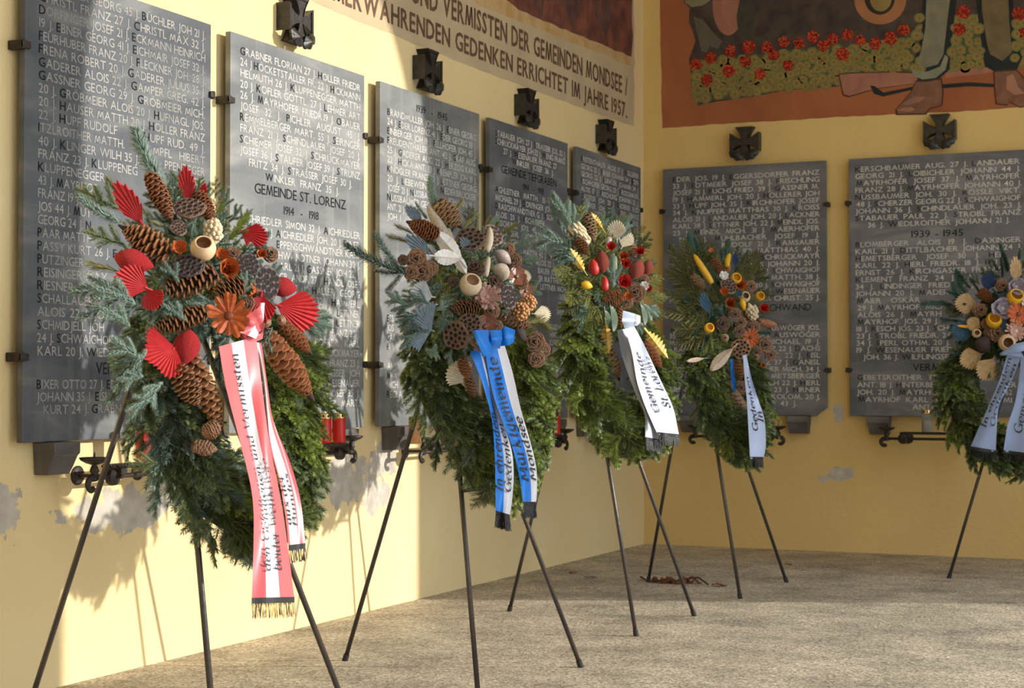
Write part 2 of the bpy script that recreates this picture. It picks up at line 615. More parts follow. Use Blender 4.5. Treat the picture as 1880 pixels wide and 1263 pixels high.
def plaque(wall, x0, x1, label, lines, stone_m, W=None, brackets=(True, True), note='', chip=False, ink=None):
    h0 = hpx(wall, x0, SF)
    h1 = hpx(wall, x1, SF) if W is None else h0 + W
    base = WP(wall, (h0 + h1) / 2, ZB, 0)
    t = empty('memorial_plaque', base, label, 'plaque', 'stone name plaques on the walls')
    mb = MB()
    if chip:    # the lower right corner of this slab is broken off
        pr = [(h0, ZB), (h1 - 0.075, ZB), (h1 - 0.05, ZB + 0.025), (h1, ZB + 0.055), (h1, ZT), (h0, ZT)]
        n = len(pr)
        vs_ = [WP(wall, h, z, SB) for h, z in pr] + [WP(wall, h, z, SF) for h, z in pr]
        mb.add(vs_, [tuple(range(n))[::-1], tuple(range(n, 2 * n))] + [(i, (i + 1) % n, n + (i + 1) % n, n + i) for i in range(n)])
    else:
        wbox(mb, wall, h0, h1, ZB, ZT, SB, SF)
    bevel(rel(mb, base).build('slab', stone_m, t, base=base), 0.003)
    H = ZT - ZB
    for side, h in ((-1, h0), (1, h1)):
        for v in (0.172, 0.822):
            z = ZT - v * H
            mb = MB()
            a, b = (h - 0.026, h - 0.003) if side < 0 else (h + 0.003, h + 0.018)
            wbox(mb, wall, a, b, z - 0.017, z + 0.017, 0.0, SF + 0.012)
            c, d = (h - 0.026, h + 0.020) if side < 0 else (h - 0.016, h + 0.018)
            wbox(mb, wall, c, d, z - 0.013, z + 0.013, SF + 0.001, SF + 0.013)
            bevel(rel(mb, base).build('clamp', iron, t, base=base), 0.003)
    for v, frags, style in lines:
        cap = (0.0345 if style == 0 else 0.046 if style == 1 else 0.038)
        for text, a, b in frags:
            mb = MB()
            ha = h0 + 0.075 if a is None else hpx(wall, a, SF)
            hb = h1 - 0.045 if b is None else hpx(wall, b, SF)
            wall_text(mb, wall, text, ha, hb, ZT - v * H, cap, SF + 0.0012, 0.004 if style == 0 else 0.001, mi=None if style == 0 else 1, right=a is not None and b is None)
            ln_ = rel(mb, base).build('inscription_line' if style == 0 else 'heading', [ink or letter_light, letter_dark], t, base=base)
            ln_['kind'] = 'stuff'
    for k, on in enumerate(brackets):
        if not on:
            continue
        hc = h0 + 0.20 if k == 0 else h1 - 0.20
        b0 = WP(wall, hc, ZB - 0.125, 0)
        mb = MB()
        w = 0.075
        prof = [(0, ZB - 0.125), (0.062, ZB - 0.125), (0.078, ZB - 0.095), (0.095, ZB - 0.055), (0.105, ZB - 0.045), (0.105, ZB - 0.002), (0, ZB - 0.002)]
        n = len(prof)
        tap = [0.86, 0.86, 0.9, 0.97, 1, 1, 1]
        vs_ = [WP(wall, hc - w * q, z, s) for (s, z), q in zip(prof, tap)] + [WP(wall, hc + w * q, z, s) for (s, z), q in zip(prof, tap)]
        mb.add(vs_, [tuple(range(n))[::-1], tuple(range(n, 2 * n))] + [(i, (i + 1) % n, n + (i + 1) % n, n + i) for i in range(n)])
        o = rel(mb, b0).build('stone_bracket', bracket_mat, base=b0)
        bevel(o, 0.004)
        tag(o, 'grey stone bracket under the %s end of the %s' % (('left', 'right')[k], note), 'bracket', 'stone brackets under the plaques')
    return h0, h1

bracket_mat = stone('bracket slate', (0.085, 0.080, 0.080), (0.15, 0.142, 0.138), (0.22, 0.21, 0.2), 9)

def rows(v0, dv, items):
    out = []
    k = 0
    for it in items:
        if it is None:
            k += 1
            continue
        if isinstance(it, str):
            it = [(it, None, None)]
        elif isinstance(it, tuple):
            it = [it]
        out.append((v0 + k * dv, it, 0))
        k += 1
    return out

D = 0.0277
P1 = rows(0.042, D, [
    '*BÜCHINGER GEORG 45 J. *BÜCHLER JOH 21 J.', '*CHRISTL FRANZ 27 J. *CHRISTL MAX 32 J.', '*DORFINGER JOSEF 21 J. *ECKMANN HEINRICH',
    '19 J. *EBNER GEORG 41 J. *EICHMAIR JOSEF 32 J.', '*FEURHUBER FRANZ 20 J. *FLECKNER JOH. 28 J.', '*FRENA ROBERT 20 J. *GADERER JULIUS 35 J.',
    '*GADERER ALOIS 22 J. *GAMPER GREG. 42 J.', '*GASSNER GEORG 29 J. *GRÖBMEIER MICH.', '20 J. *GRÖBMEIER ALOIS 20 J. *HUFNAGL JOS.',
    '20 J. *HAUSER MATTH 20 J. *HOLLER FRANZ', [('22 J. *HUPF RUDOLF', None, 212), ('*HUPF RUD. 49 J.', 262, None)],
    [('*ITZLROITHER MATTH.', None, 226), ('MPFL HIBERT', 278, None)], [('40 J. *KLINGER WILH 35 J.', None, 253), ('PPENEGGER', 300, None)],
    [('FRANZ 23 J. *KLUPPENEG', None, 250), ('GER', 350, None)], ('*KLUPPENEGGER', None, 190), ('43 J. *MAYRHOF', None, 175), ('FRANZ 19 J.', None, 145),
    ('JOS 44 J. *MUT', None, 165), ('GEORG 24 J. *N', None, 165), ('*PAAR MATTH.', None, 170), ('*PASSY KURT 26 J. *F', None, 212), ('*PUTZINGER', None, 152),
    ('*REISINGER MAX', None, 196), ('*RIESNER F', None, 162), ('*SCHALLAUER', None, 170), ('ALOIS 22 J. JOB', None, 200), ('*SCHMIDJELL JOH', None, 190),
    ('24 J. *SCHWAIGHOF', None, 205), ('KARL 20 J. *WIEDL', 68, 208)]) + [
    (0.856, [('VERMISSTE', 176, 262)], 1)] + rows(0.888, 0.0268, [('*BIXER OTTO 27 J. *EBN', None, 220), ('JOHANN 35 J. *EISL JO', None, 222), ('KURT 24 J. *GRABN', 80, 222)])
P2 = rows(0.050, D, [
    '*GRABNER FLORIAN 27 J. *HOLLER FRIEDR', '24 J *HÖCKETSTALLER FR. 22 J. *HICKMANN', 'HELMUTH 26 J. *KLUPPENEGGER MATTH', '20 J. *KOFLER GOTTL. 27 J. *LEHMER ART',
    '26 J. *MAYRHOFER FRIEDR.19 J. *OBAUER', 'JOSEF 32 J. *PICHLER AUGUST 45 J.', '*REMMELBERGER MART. 55 J. *SEIRINGER', 'FRANZ 21 J. *SCHINDLAUER JOSEF 20 J.',
    '*SCHIEMER JOSEF 32 J. *SCHRUCKMAYER', 'JOSEF 36 J. *STAUFER JOSEF 39 J. *STRUNZ', ('FRITZ 34 J. *STRASSER JOSEF 30 J.', 455, 645), ('*WINKLER FRANZ 35 J.', 486, 621)]) + [
    (0.392, [('GEMEINDE ST. LORENZ', 466, 634)], 1), (0.434, [('1914 - 1918', 520, 584)], 2)] + rows(0.469, D, [
    '*AICHRIEDLER SIMON 32 J. *AICHRIEDLER', ('20 J. *AICHRIEDLER JOH. 20 J. *EBNER', 478, None), ('*EPPENSCHWANDTNER KARL', 507, None), ('HWANDTNER JOHANN 30 J.', 510, None),
    ('ARL 21 J. *GASSNER JOH 22 J.', 512, None), ('GR. ANDR 27 J. *HANDL JOSEF', 512, None), ('7 J. *HALLER GEORG', 540, None), ('DR. 32 J. *HAMMERL', 556, None),
    ('NS 23 J. *LETTNER', 580, None), ('22 J. *LETTNER', 594, None), ('FRANZ 20 J.', 604, None), ('IEDERBR. KARL', 578, None), ('*SCHRUCKMAYER', 578, None),
    ('AYER FRANZ 23 J.', 574, None), ('J. *STRASSER JOH', 568, None), ('*WESENAUER', 597, None), ('ER JOSEF 35 J.', 585, None), ('HAUDER MART.', 572, None), ('ANTON 28 J.', 560, 630)])
P3 = [(0.056, [('1939 - 1945', 764, 820)], 2)] + rows(0.092, D, [
    '*BRANDMÜLLER JOH. 26 J. *EBNER GEORG', '24 J. *EDER LORENZ 41 J. *EDER GEORG 38 J.', '*EINBERGER JOH 19 J. *FELLHOFER JOH. 45 J.', '*FREUDENTHALER ANT. 42 J. *GRAF AUG.',
    '25 J. *GADERER AUG. 22 J. *HERZOG KARL', '22 J. *HICKA ANT. 33 J. *KREMPLER JOH. 19 J.', '*KNOGLER FRANZ 22 J. *LETTNER GEORG', [('20 J. *LIEBEWEIN', None, 782), ('*NIEDERBRUCKER', 808, None)],
    [('JOSEF 21 J. *NUSSBA', None, 784), ('JOHANN 19 J.', 822, None)], [('*NUSSBAUMER GEO', None, 790), ('ER', 860, None)], ('ANT. 21 J.', None, 742), ('JOH. 1', None, 735)]) + rows(0.695, D, [
    ('*ESS', None, 722), ('JOS', None, 722), ('*GAS', None, 724), ('*HA', None, 716), None, ('AI', None, 722), ('*MAM', None, 728), ('MICH', None, 730), ('*RECLA', None, 738)])
P4 = rows(0.054, 0.0265, [
    '*STABAUER JOH. 27 J. *STRASSER JOS. 32 J.', '*SCHRUCKMAYER JOH.32 J. *WENIG FRANZ', ('27 J. *WESENAUER FRANZ 27', 924, 1022), ('*WINKLER JOSEF 36 J.', 940, 1016)]) + [
    (0.172, [('GEMEINDE TIEFGRABEN', 920, 1031)], 1), (0.211, [('1914 - 1918', 960, 998)], 2)] + rows(0.240, D, [
    '*ACHLEITNER MATTH. 35 J. *AHAM', 'MICHAEL 29 J. *DORFINGER JOH', '*DRASCHWANDTNER G. J. *ESCH', ('ALOIS 20 J. *FISCHHOFER', None, 1000), ('*FRISCHLING JOH. 45', None, 984),
    ('23 J. *HERBL ALOIS 21 J.', None, 996), ('ARL JOH. 24 J. *HAMME', 916, 1004), ('MATTH. 42 J. *NEISSL JAK', 930, None), ('ALOIS 22 J. *NOBR', 945, None), ('BAUER JOS. 25 J.', 960, None),
    ('ER MATTHIAS 2', 976, None), ('LETTNER MICH', 980, None), ('USS', 1000, None), ('ANN', 1008, None), ('IANN', 1006, None), None, ('LUDW. 3', 1002, None), ('HWEIGER', 1000, None), ('JOSEF 29 J.', 1008, None),
    ('J. *PERL FR', 1000, None), ('ENDTNER', 1010, None), ('R JOSEF 26 J.', 1002, None), ('ALOIS 37 J.', 1008, None)])
P5 = rows(0.049, D, [
    '*BREITENTHALER ALOIS 17 J. *HOLLERER', 'GEORG 25 J. *EBNER JOHANN 34 J. *EDER', 'GEORG 22 J. *ELMAUER JOHANN 34 J.', '*FISCHHOFER GEORG 23 J. *FROSCHAUER', 'ALOIS 17 J. *FRISCHLING JOHANN 32 J.',
    '*GADERER JOH. 28 J. *GADERER RUDI', '*GADERER JOH. 20 J. *HERBL FRANZ', [('JOSEF 24 J.', 1090, 1125), ('*HERBL', 1140, None)], ('J. *HUBER', 1125, None), ('24 J. *HIN', 1140, None), ('JOSEF', 1150, None)])
P6 = rows(0.0545, 0.0273, [
    '*EDER JOS. 19 J. *EGGERSDORFER FRANZ', '33 J. *EDTMEIER JOSEF 38 J. *FRISCHLING', 'JOSEF 21 J. *FUCHS FRIED. 39 J. *GASSNER M.', '19 J. *HAMMERL JOH. 20 J. *HÖLLERER JOH',
    '33 J. *HUPF JOH. 35 J. *KIRCHHOFER JOSEF', '34 J. *KNUPFER MATTHIAS 30 J. *KROISS', 'ALOIS 21 J. *LANDAUER JOH. 20 J. *LACKNER', 'KARL 38 J. *LETTNER JOH. 22 J. *MEINDL JOS.',
    '23 J. *MEINDL MICH. 31 J. *MAIERHOFER', [('19', 1248, 1258), ('J. *MÜHLBACHER JOSEF 19 J.', 1292, None)], [('*PI', 1229, 1240), ('RUDOLF 21 J. *RAMSAUER', 1326, None)], ('AUER MATTHIAS 40 J.', 1346, None),
    [('*SCHRU', 1229, 1268), ('S. 24 J. *SCHRUCKMAYR', 1352, None)], [('WJ', 1231, 1246), ('WEISS JOHANN 20 J.', 1362, None)], ('H. 19 J. *SCHWAIGHOF', 1379, None), ('FER MATTH. 38 J.', 1389, None),
    ('20 J. *SCHWAIGHOF', 1387, None), ('22 J. *WESENAUER', 1394, None), [('MA', 1229, 1254), ('ER CHRIST. 25 J.', 1401, None)]]) + [
    (0.586, [('SCHWAND', 1405, 1490)], 1)] + rows(0.664, 0.0271, [
    [('*A', 1231, 1240), ('*AUSWÖGER JOS.', 1408, None)], [('35', 1229, 1241), ('31 J. *AUSWÖGER', 1394, None)], [('MA', 1229, 1250), ('MICHAEL 19 J.', 1408, None)],
    [('*DRA', 1229, 1254), ('Z 22 J. *DACHS', 1416, None)], [('JOSE', 1229, 1262), ('T. 22 J. *EISL', 1420, None)], [('AUGU', 1231, 1264), ('Z 37 J. *GANISL', 1406, None)], [('GEORG', 1229, 1268), ('HER MICH. 34 J.', 1406, None)],
    [('*GRA', 1229, 1258), ('METSBERGER', 1408, None)], [('FRAN', 1231, 1262), ('CH 22 J. *HIERL', 1410, None)], [('HEINRI', 1231, 1272), ('23 J. *HIRNER', 1421, None)], [('*MAX', 1231, 1260), ('KOLOM. 20 J.', 1416, None)],
    ('F 43 J.', 1418, 1463)])
P7 = rows(0.0517, 0.0273, [
    ('*KERSCHBAUMER AUG. 27 J. *LANDAUER', 1572, 1875), ('GEORG 21 J. *LOIBICHLER JOHANN 44 J.', 1572, 1877), ('*MAYRHOFER JOSEF 37 J. *MAYRHOFER', 1574, 1875), ('FRANZ 28 J. *MAYRHOFER JOHANN 40 J.', 1572, 1879),
    ('*NUSSBAUMER JOH. 30 J. *RÖSSLE VIKT.', 1572, 1877), ('48 J. *SCHERZER GEORG 22 J. *SCHWAIGHOF', 1574, 1876), ('JOHANN 36 J. *SCHINDLAUER JOH. 23 J.', 1572, 1878), ('*STABAUER PAUL 22 J. *STROBL FRANZ', 1572, 1877),
    ('36 J. *WIEDLROITHER JOHANN 21 J.', 1595, 1857)]) + [(0.315, [('1939 - 1945', 1675, 1770)], 1)] + rows(0.345, 0.0273, [
    ('*BLOMBERGER ALOIS 19 J. *DAXINGER', 1572, 1876), ('KARL 21 J. *DITTLBACHER JOHANN 24 J.', 1572, 1878), ('*HEMETSBERGER JOSEF 30 J. *HER', 1572, 1846), ('KARL 22 J. *HIERL FRIEDR. 18 J. *HU', 1572, 1832),
    ('ERNST 26 J. *KIRCHGASSER FRANZ', 1572, 1840), ('*KLEMENT FRANZ 24 J. *LA', 1572, 1788), ('34 J. *LINDINGER FRIED. 21 J.', 1572, 1792), ('JOHANN 20 J. *MADER', 1572, 1743), ('*MAIER OSKAR', 1574, 1690),
    ('29 J. *MAYRHOF. MICH', 1575, 1738), ('ALOIS 26 J. *MAYRH', 1575, 1729), ('*MAYRHOF. JOS. 29 J. *M', 1575, 1742), ('18 J. *RESCH JOS. 23 J. *SCH', 1573, 1742), ('23 J. *STROBL FRIEDR. 24', 1573, 1747),
    ('34 J. *SPERL OTHM. 20 J.', 1573, 1745), ('19 J. *WESENAUER FRIED', 1573, 1750), ('JOH. 36 J. *WILFLINGSE', 1585, 1742)]) + [(0.825, [('VERMISSTE', 1676, 1770)], 1)] + rows(0.86, 0.0285, [
    ('*GEBETSROITHER FRA', 1574, 1736), [('ANT. 18 J. *HINTERBERG', 1574, 1737), ('ER', 1850, 1866)], [('JOH. 20 J. *MAYRHOFE', 1573, 1737), ('62', 1846, 1858)], [('*MAYRHOF KARL 39', 1576, 1730), ('MI', 1842, 1860)], ('ANTON', 1675, 1735)])

STL = [((0.065, 0.074, 0.087), (0.105, 0.114, 0.124), (0.19, 0.195, 0.195)), ((0.15, 0.158, 0.165), (0.215, 0.222, 0.222), (0.33, 0.33, 0.32)), ((0.095, 0.102, 0.115), (0.14, 0.146, 0.157), (0.22, 0.225, 0.23))]  # slab tones for part-shaded, sunlit and shaded plaques: light put into the stone colour
plaque(LEFT, 42, 385, 'large grey stone name plaque nearest the camera, behind the red-ribboned wreath', P1, stone('grey marble a', *STL[0], 1), note='nearest plaque', brackets=(True, False), ink=letter_shaded)
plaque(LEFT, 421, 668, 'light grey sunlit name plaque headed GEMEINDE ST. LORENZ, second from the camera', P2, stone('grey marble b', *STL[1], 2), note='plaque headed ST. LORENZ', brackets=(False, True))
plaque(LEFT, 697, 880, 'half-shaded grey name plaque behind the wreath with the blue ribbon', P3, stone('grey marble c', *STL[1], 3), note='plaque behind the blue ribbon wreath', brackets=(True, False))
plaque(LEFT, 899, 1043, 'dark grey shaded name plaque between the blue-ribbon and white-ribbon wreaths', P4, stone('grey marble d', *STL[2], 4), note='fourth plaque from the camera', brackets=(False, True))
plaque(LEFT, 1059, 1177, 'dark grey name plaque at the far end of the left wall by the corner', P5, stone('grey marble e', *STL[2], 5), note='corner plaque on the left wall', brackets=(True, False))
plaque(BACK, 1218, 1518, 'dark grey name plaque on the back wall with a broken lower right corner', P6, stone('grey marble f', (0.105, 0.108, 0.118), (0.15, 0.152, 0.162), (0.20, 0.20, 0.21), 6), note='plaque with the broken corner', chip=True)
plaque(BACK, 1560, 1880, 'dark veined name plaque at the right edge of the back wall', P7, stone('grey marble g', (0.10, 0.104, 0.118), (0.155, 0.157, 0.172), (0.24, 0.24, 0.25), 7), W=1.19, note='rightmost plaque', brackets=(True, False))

# ------------------------------------------------------------------ iron crosses above the plaques
def cross_outline(k=1.0, n=5):
    q = []
    def arm(u):     # half width of an arm at distance u from the centre
        return 0.19 + 0.43 * ((u - 0.19) / 0.81) ** 1.5
    us = [0.19 + 0.81 * i / n for i in range(n + 1)]
    quad = [(arm(u), u) for u in reversed(us)] + [(u, arm(u)) for u in us[1:]]     # top right, from the top arm to the right arm
    for a in range(4):
        c, s = math.cos(-a * math.pi / 2), math.sin(-a * math.pi / 2)
        q += [((x * c - y * s) * k, (x * s + y * c) * k) for x, y in quad]
    return q[::-1]      # counter-clockwise

def cross(wall, px, py, label):
    hc, zc = wpx(wall, px, py, 0.07)
    base = WP(wall, hc, zc, 0)
    t = empty('iron_cross', base, label, 'cross', 'iron crosses above the plaques')
    S, dpt = 0.106, 0.075
    o = cross_outline(S)
    n = len(o)
    mb = MB()
    inn = cross_outline(S * 0.87)
    vs_ = [WP(wall, hc + x, zc + y, 0) for x, y in o] + [WP(wall, hc + x, zc + y, dpt) for x, y in o]
    vs_ += [WP(wall, hc + x, zc + y, dpt) for x, y in inn] + [WP(wall, hc + x * 0.985, zc + y * 0.985, dpt - 0.007) for x, y in inn]
    fs = []
    for r0 in range(3):
        fs += [(r0 * n + i, r0 * n + (i + 1) % n, (r0 + 1) * n + (i + 1) % n, (r0 + 1) * n + i) for i in range(n)]
    fs.append(tuple(range(3 * n, 4 * n)))
    mb.add(vs_, fs)
    rel(mb, base).build('cross_body', bronze, t, base=base)
    for sg in (-1, 1):      # two lobed oak leaves spread under the lower arm
        mb = MB()
        pts = []
        c0, c1 = Vector((sg * 0.008, -0.122)), Vector((sg * 0.104, -0.068))
        ax = (c1 - c0)
        nn = Vector((-ax.y, ax.x)).normalized()
        N = 26
        for i in range(N):
            a = 2 * math.pi * i / N
            lob = 1 + 0.17 * math.sin(a * 7 + 0.6)
            pts.append(c0 + ax * (0.5 + 0.52 * math.cos(a)) + nn * (0.031 * lob * math.sin(a)))
        cen = (c0 + c1) / 2
        f0, f1 = dpt - 0.004, dpt + 0.008
        if sg > 0:
            pass
        vs_ = [WP(wall, hc + p.x, zc + p.y, f0) for p in pts] + [WP(wall, hc + p.x, zc + p.y, f1) for p in pts] + [WP(wall, hc + cen.x, zc + cen.y, f1 + 0.018)]
        order = [(N + i, N + (i + 1) % N, 2 * N) for i in range(N)]
        order += [(i, (i + 1) % N, N + (i + 1) % N, N + i) for i in range(N)] + [tuple(range(N))[::-1]]
        mb.add(vs_, order)
        mb.tube([WP(wall, hc + c0.x, zc + c0.y, f1), WP(wall, hc - sg * 0.004, zc - 0.132, f1 + 0.004)], 0.003, 5)
        rel(mb, base).build('oak_leaf', bronze, t, base=base)

cross(LEFT, 553, 36, 'iron cross with oak leaves above the plaque headed ST. LORENZ')
cross(LEFT, 795, 128, 'iron cross on the light and shade edge, above the plaque behind the blue ribbon')
cross(LEFT, 976, 196, 'dark iron cross above the fourth plaque, below the word ERRICHTET')
cross(LEFT, 1121, 249, 'smallest-looking iron cross at the far end of the left wall by the corner')
cross(BACK, 1366, 260, 'black iron cross on the back wall above the plaque with the broken corner')
cross(BACK, 1724, 238, 'black iron cross on the back wall below the painted boots')

# ------------------------------------------------------------------ wrought iron candle rails
def rail(wall, h0, h1, label, z=0.80, s=0.17):
    """h0..h1: ends of the rail along the wall"""
    base = WP(wall, (h0 + h1) / 2, z, 0)
    t = empty('candle_rail', base, label, 'candle rail', 'wrought iron candle rails')
    mb = MB()
    mb.tube([WP(wall, h0 + 0.02, z, s), WP(wall, h0 + 0.13, z, s), WP(wall, h1 - 0.13, z, s), WP(wall, h1 - 0.02, z, s)], 0.009, 8)
    rel(mb, base).build('lower_bar', iron, t, base=base, smooth=True)
    for ds in (-0.035, 0.035):
        mb = MB()
        n = 60
        mb.tube([WP(wall, h0 + 0.13 + (h1 - h0 - 0.26) * i / n, z + 0.038, s + ds) for i in range(n + 1)], 0.009, 4, twist=0.55)
        rel(mb, base).build('twisted_bar', iron, t, base=base)
    for sg, h in ((1, h0), (-1, h1)):
        hr = h + sg * 0.145
        mb = MB()
        mb.tube([WP(wall, hr, z, 0.0), WP(wall, hr, z, 0.006), WP(wall, hr, z, 0.010), WP(wall, hr, z, 0.014)], [0.038, 0.038, 0.032, 0.012], 18)
        mb.tube([WP(wall, hr, z, 0.0), WP(wall, hr, z, s + 0.045)], 0.008, 8)
        rel(mb, base).build('wall_arm', iron, t, base=base)
        mb = MB()
        mb.tube([WP(wall, hr, z, s - 0.012), WP(wall, hr, z, s), WP(wall, hr, z, s + 0.014), WP(wall, hr, z, s + 0.024)], [0.034, 0.036, 0.033, 0.015], 18)
        wbox(mb, wall, hr + sg * 0.012 - 0.012, hr + sg * 0.012 + 0.025, z + 0.01, z + 0.032, s - 0.04, s + 0.04)
        rel(mb, base).build('rosette', iron, t, base=base)
        mb = MB()       # scroll at the end
        pts = [WP(wall, h + sg * 0.05, z, s), WP(wall, h + sg * 0.02, z - 0.001, s)]
        for i in range(13):
            a = math.pi / 2 + i * math.pi * 1.25 / 12
            rr = 0.026 - 0.008 * i / 12
            pts.append(WP(wall, h + sg * 0.02 + sg * rr * math.cos(a) * 1.0, z - 0.026 + rr * math.sin(a), s))
        mb.tube(pts, [0.009] * 8 + [0.008] * 7, 8, squash=1.6)
        rel(mb, base).build('scroll', iron, t, base=base, smooth=True)
        mb = MB()       # drip dish on a ball
        c = WP(wall, h + sg * 0.035, z, s)
        mb.lathe([(0.006, 0.0), (0.012, 0.012), (0.018, 0.026), (0.012, 0.042), (0.008, 0.048), (0.03, 0.054), (0.052, 0.066), (0.058, 0.076), (0.055, 0.077), (0.03, 0.062), (0.004, 0.060), (0.003, 0.09), (0.0005, 0.1)], 18)
        mb.v = [tuple(Vector(p) + c) for p in mb.v]
        rel(mb, base).build('drip_dish', iron, t, base=base, smooth=True)
    return z + 0.038 + 0.009

SR = 0.17
def rail_for(wall, x0, x1, label, W=None, z=0.80):
    a = hpx(wall, x0, SF)
    b = hpx(wall, x1, SF) if W is None else a + W
    return a + 0.24, b - 0.28, rail(wall, a + 0.24, b - 0.28, label, z)

r1 = rail_for(LEFT, 42, 385, 'black iron candle rail under the nearest plaque, left of the red-ribboned wreath')
r2 = rail_for(LEFT, 421, 668, 'black iron candle rail carrying two red grave candles', z=0.83)
r3 = rail_for(LEFT, 697, 880, 'iron candle rail behind the wreath with the blue ribbon')
r4 = rail_for(LEFT, 899, 1043, 'iron candle rail between the blue-ribbon and white-ribbon wreaths, with one red candle', z=0.80)
r5 = rail_for(LEFT, 1059, 1177, 'iron candle rail at the far end of the left wall')
r6 = rail_for(BACK, 1218, 1518, 'black iron candle rail on the back wall under the broken-cornered plaque', z=0.79)
r7 = rail_for(BACK, 1560, 1880, 'black iron candle rail on the back wall with one clear glass candle', W=1.19, z=0.79)

candle_red = mat('red candle plastic', (0.72, 0.022, 0.012), 0.3, col2=(0.62, 0.018, 0.01), scale=8, sss=0.1)
brass = mat('brass lid', (0.80, 0.55, 0.22), 0.28, metal=1.0)
hole_m = mat('lid hole dark', (0.012, 0.009, 0.007), 0.8)  # for flat near-black discs in place of the lid's vent openings
wax = mat('white wax', (0.80, 0.77, 0.68), 0.5)

def candle(base, label, body, h=0.142, r=0.0325, clear=False):
    t = empty('grave_candle', base, label, 'candle')
    base = Vector(base)
    if clear:
        MB().lathe([(r, 0), (r, h * 0.84)], 24, cap0=True).build('glass_jar', mat('clear plastic', (0.9, 0.9, 0.88), 0.08, trans=0.92), t, smooth=True, base=base)
        MB().lathe([(r * 0.93, 0.002), (r * 0.93, h * 0.52), (r * 0.3, h * 0.53)], 24, cap0=True, cap1=True).build('wax', wax, t, base=base)
    else:
        MB().lathe([(r * 0.96, 0), (r, 0.006), (r, h * 0.80), (r * 0.97, h * 0.81), (r * 0.97, h * 0.84)], 24, cap0=True, cap1=True).build('candle_body', body, t, smooth=True, base=base)
    lid = MB().lathe([(r * 1.05, h * 0.82), (r * 1.05, h * 0.84), (r * 1.02, h * 0.85), (r * 1.0, h * 0.96), (r * 0.97, h * 0.985), (r * 0.6, h), (r * 0.1, h * 1.0)], 24, cap1=True).build('lid', brass, t, smooth=True, base=base)
    mb = MB()
    for i in range(9):
        a = 2 * math.pi * i / 9 + 0.2
        c = Vector((math.cos(a), math.sin(a), 0))
        tg = Vector((-math.sin(a), math.cos(a), 0))
        p0 = c * (r * 1.03) + Vector((0, 0, h * 0.905))
        q = [p0 + tg * (0.0052 * math.cos(j * math.pi / 5)) + Vector((0, 0, 0.0055 * math.sin(j * math.pi / 5))) for j in range(10)]
        mb.add(q, [tuple(range(10))])
    mb.build('vent_hole', hole_m, lid, base=base)

def on_rail(wall, px, r, s=SR):
    return WP(wall, hpx(wall, px, s), r[2], s)

candle(on_rail(LEFT, 596, r2), 'red grave candle with gold lid beside the fir wreath, left of the pair', candle_red)
candle(on_rail(LEFT, 622, r2, SR + 0.01), 'red grave candle with gold lid, right of the pair beside the iron dish', candle_red)
candle(on_rail(LEFT, 265, r1), 'red grave candle half hidden behind the fir sprigs of the red-ribboned wreath', candle_red)
candle(on_rail(LEFT, 1019, r4), 'small red grave candle beside the right edge of the blue-ribbon wreath', candle_red)
candle(on_rail(LEFT, 762, r3), 'pale orange candle under the plaque, left of the blue-ribbon wreath', mat('orange candle', (0.60, 0.30, 0.13), 0.5))
candle(on_rail(BACK, 1701, r7), 'clear grave candle with white wax and gold lid on the back wall rail', candle_red, clear=True, h=0.15, r=0.034)

# ------------------------------------------------------------------ painted murals and the painted inscription
def painted(name, wall, pts, m, parent, layer, jag=0.0, sub=1, base=None):
    q = []
    n = len(pts)
    for i in range(n):
        a, b = Vector(pts[i]), Vector(pts[(i + 1) % n])
        for k in range(sub):
            p = a.lerp(b, k / sub)
            q.append((p.x + rng.uniform(-jag, jag), p.y + rng.uniform(-jag, jag)))
    s = 0.0012 + 0.0007 * layer
    ws = [WP(wall, *wpx(wall, x, y, s), s) for x, y in q]
    a2 = sum(q[i][0] * q[(i + 1) % len(q)][1] - q[(i + 1) % len(q)][0] * q[i][1] for i in range(len(q)))
    idx = tuple(range(len(q)))
    mb = MB().add(ws, [idx if a2 < 0 else idx[::-1]])
    return rel(mb, base).build(name, m, parent, base=base)

def pm(name, c, c2=None, scale=6.0):
    return mat('fresco ' + name, c, 0.9, col2=c2 or tuple(x * 0.72 for x in c), scale=scale, detail=6, spec=0.1)

def ell(cx, cy, rx, ry, n=28, a0=0.0, a1=2 * math.pi):
    return [(cx + rx * math.cos(a0 + (a1 - a0) * i / n), cy + ry * math.sin(a0 + (a1 - a0) * i / n)) for i in range(n)]

mb0 = WP(BACK, *wpx(BACK, 1600, 200), 0)
mural = empty('mural', mb0, 'painted mural of figures in boots above a red flower bed, on the back wall', 'mural')
def M(name, pts, m, layer, jag=0.0, sub=1):
    return painted(name, BACK, pts, m, mural, layer, jag, sub, mb0)
M('brown_ground', [(1212, -70), (1213, 100), (1216, 236), (1300, 229), (1400, 223), (1540, 215), (1650, 209), (1760, 205), (1880, 197), (2010, 190), (2010, -110)], pm('earth', (0.42, 0.155, 0.065), (0.33, 0.115, 0.055), 3), 0, 1.0, 8)
M('dark_skirts', [(1255, -70), (1256, 5), (1266, 14), (1265, 40), (1277, 74), (1265, 108), (1268, 130), (1271, 162), (1282, 194), (1310, 187), (1380, 178), (1440, 166), (1540, 158), (1690, 136), (1880, 118), (2010, 110), (2010, -110)], pm('dark cloth', (0.055, 0.042, 0.038), (0.11, 0.085, 0.072), 9), 1, 0.5, 3)
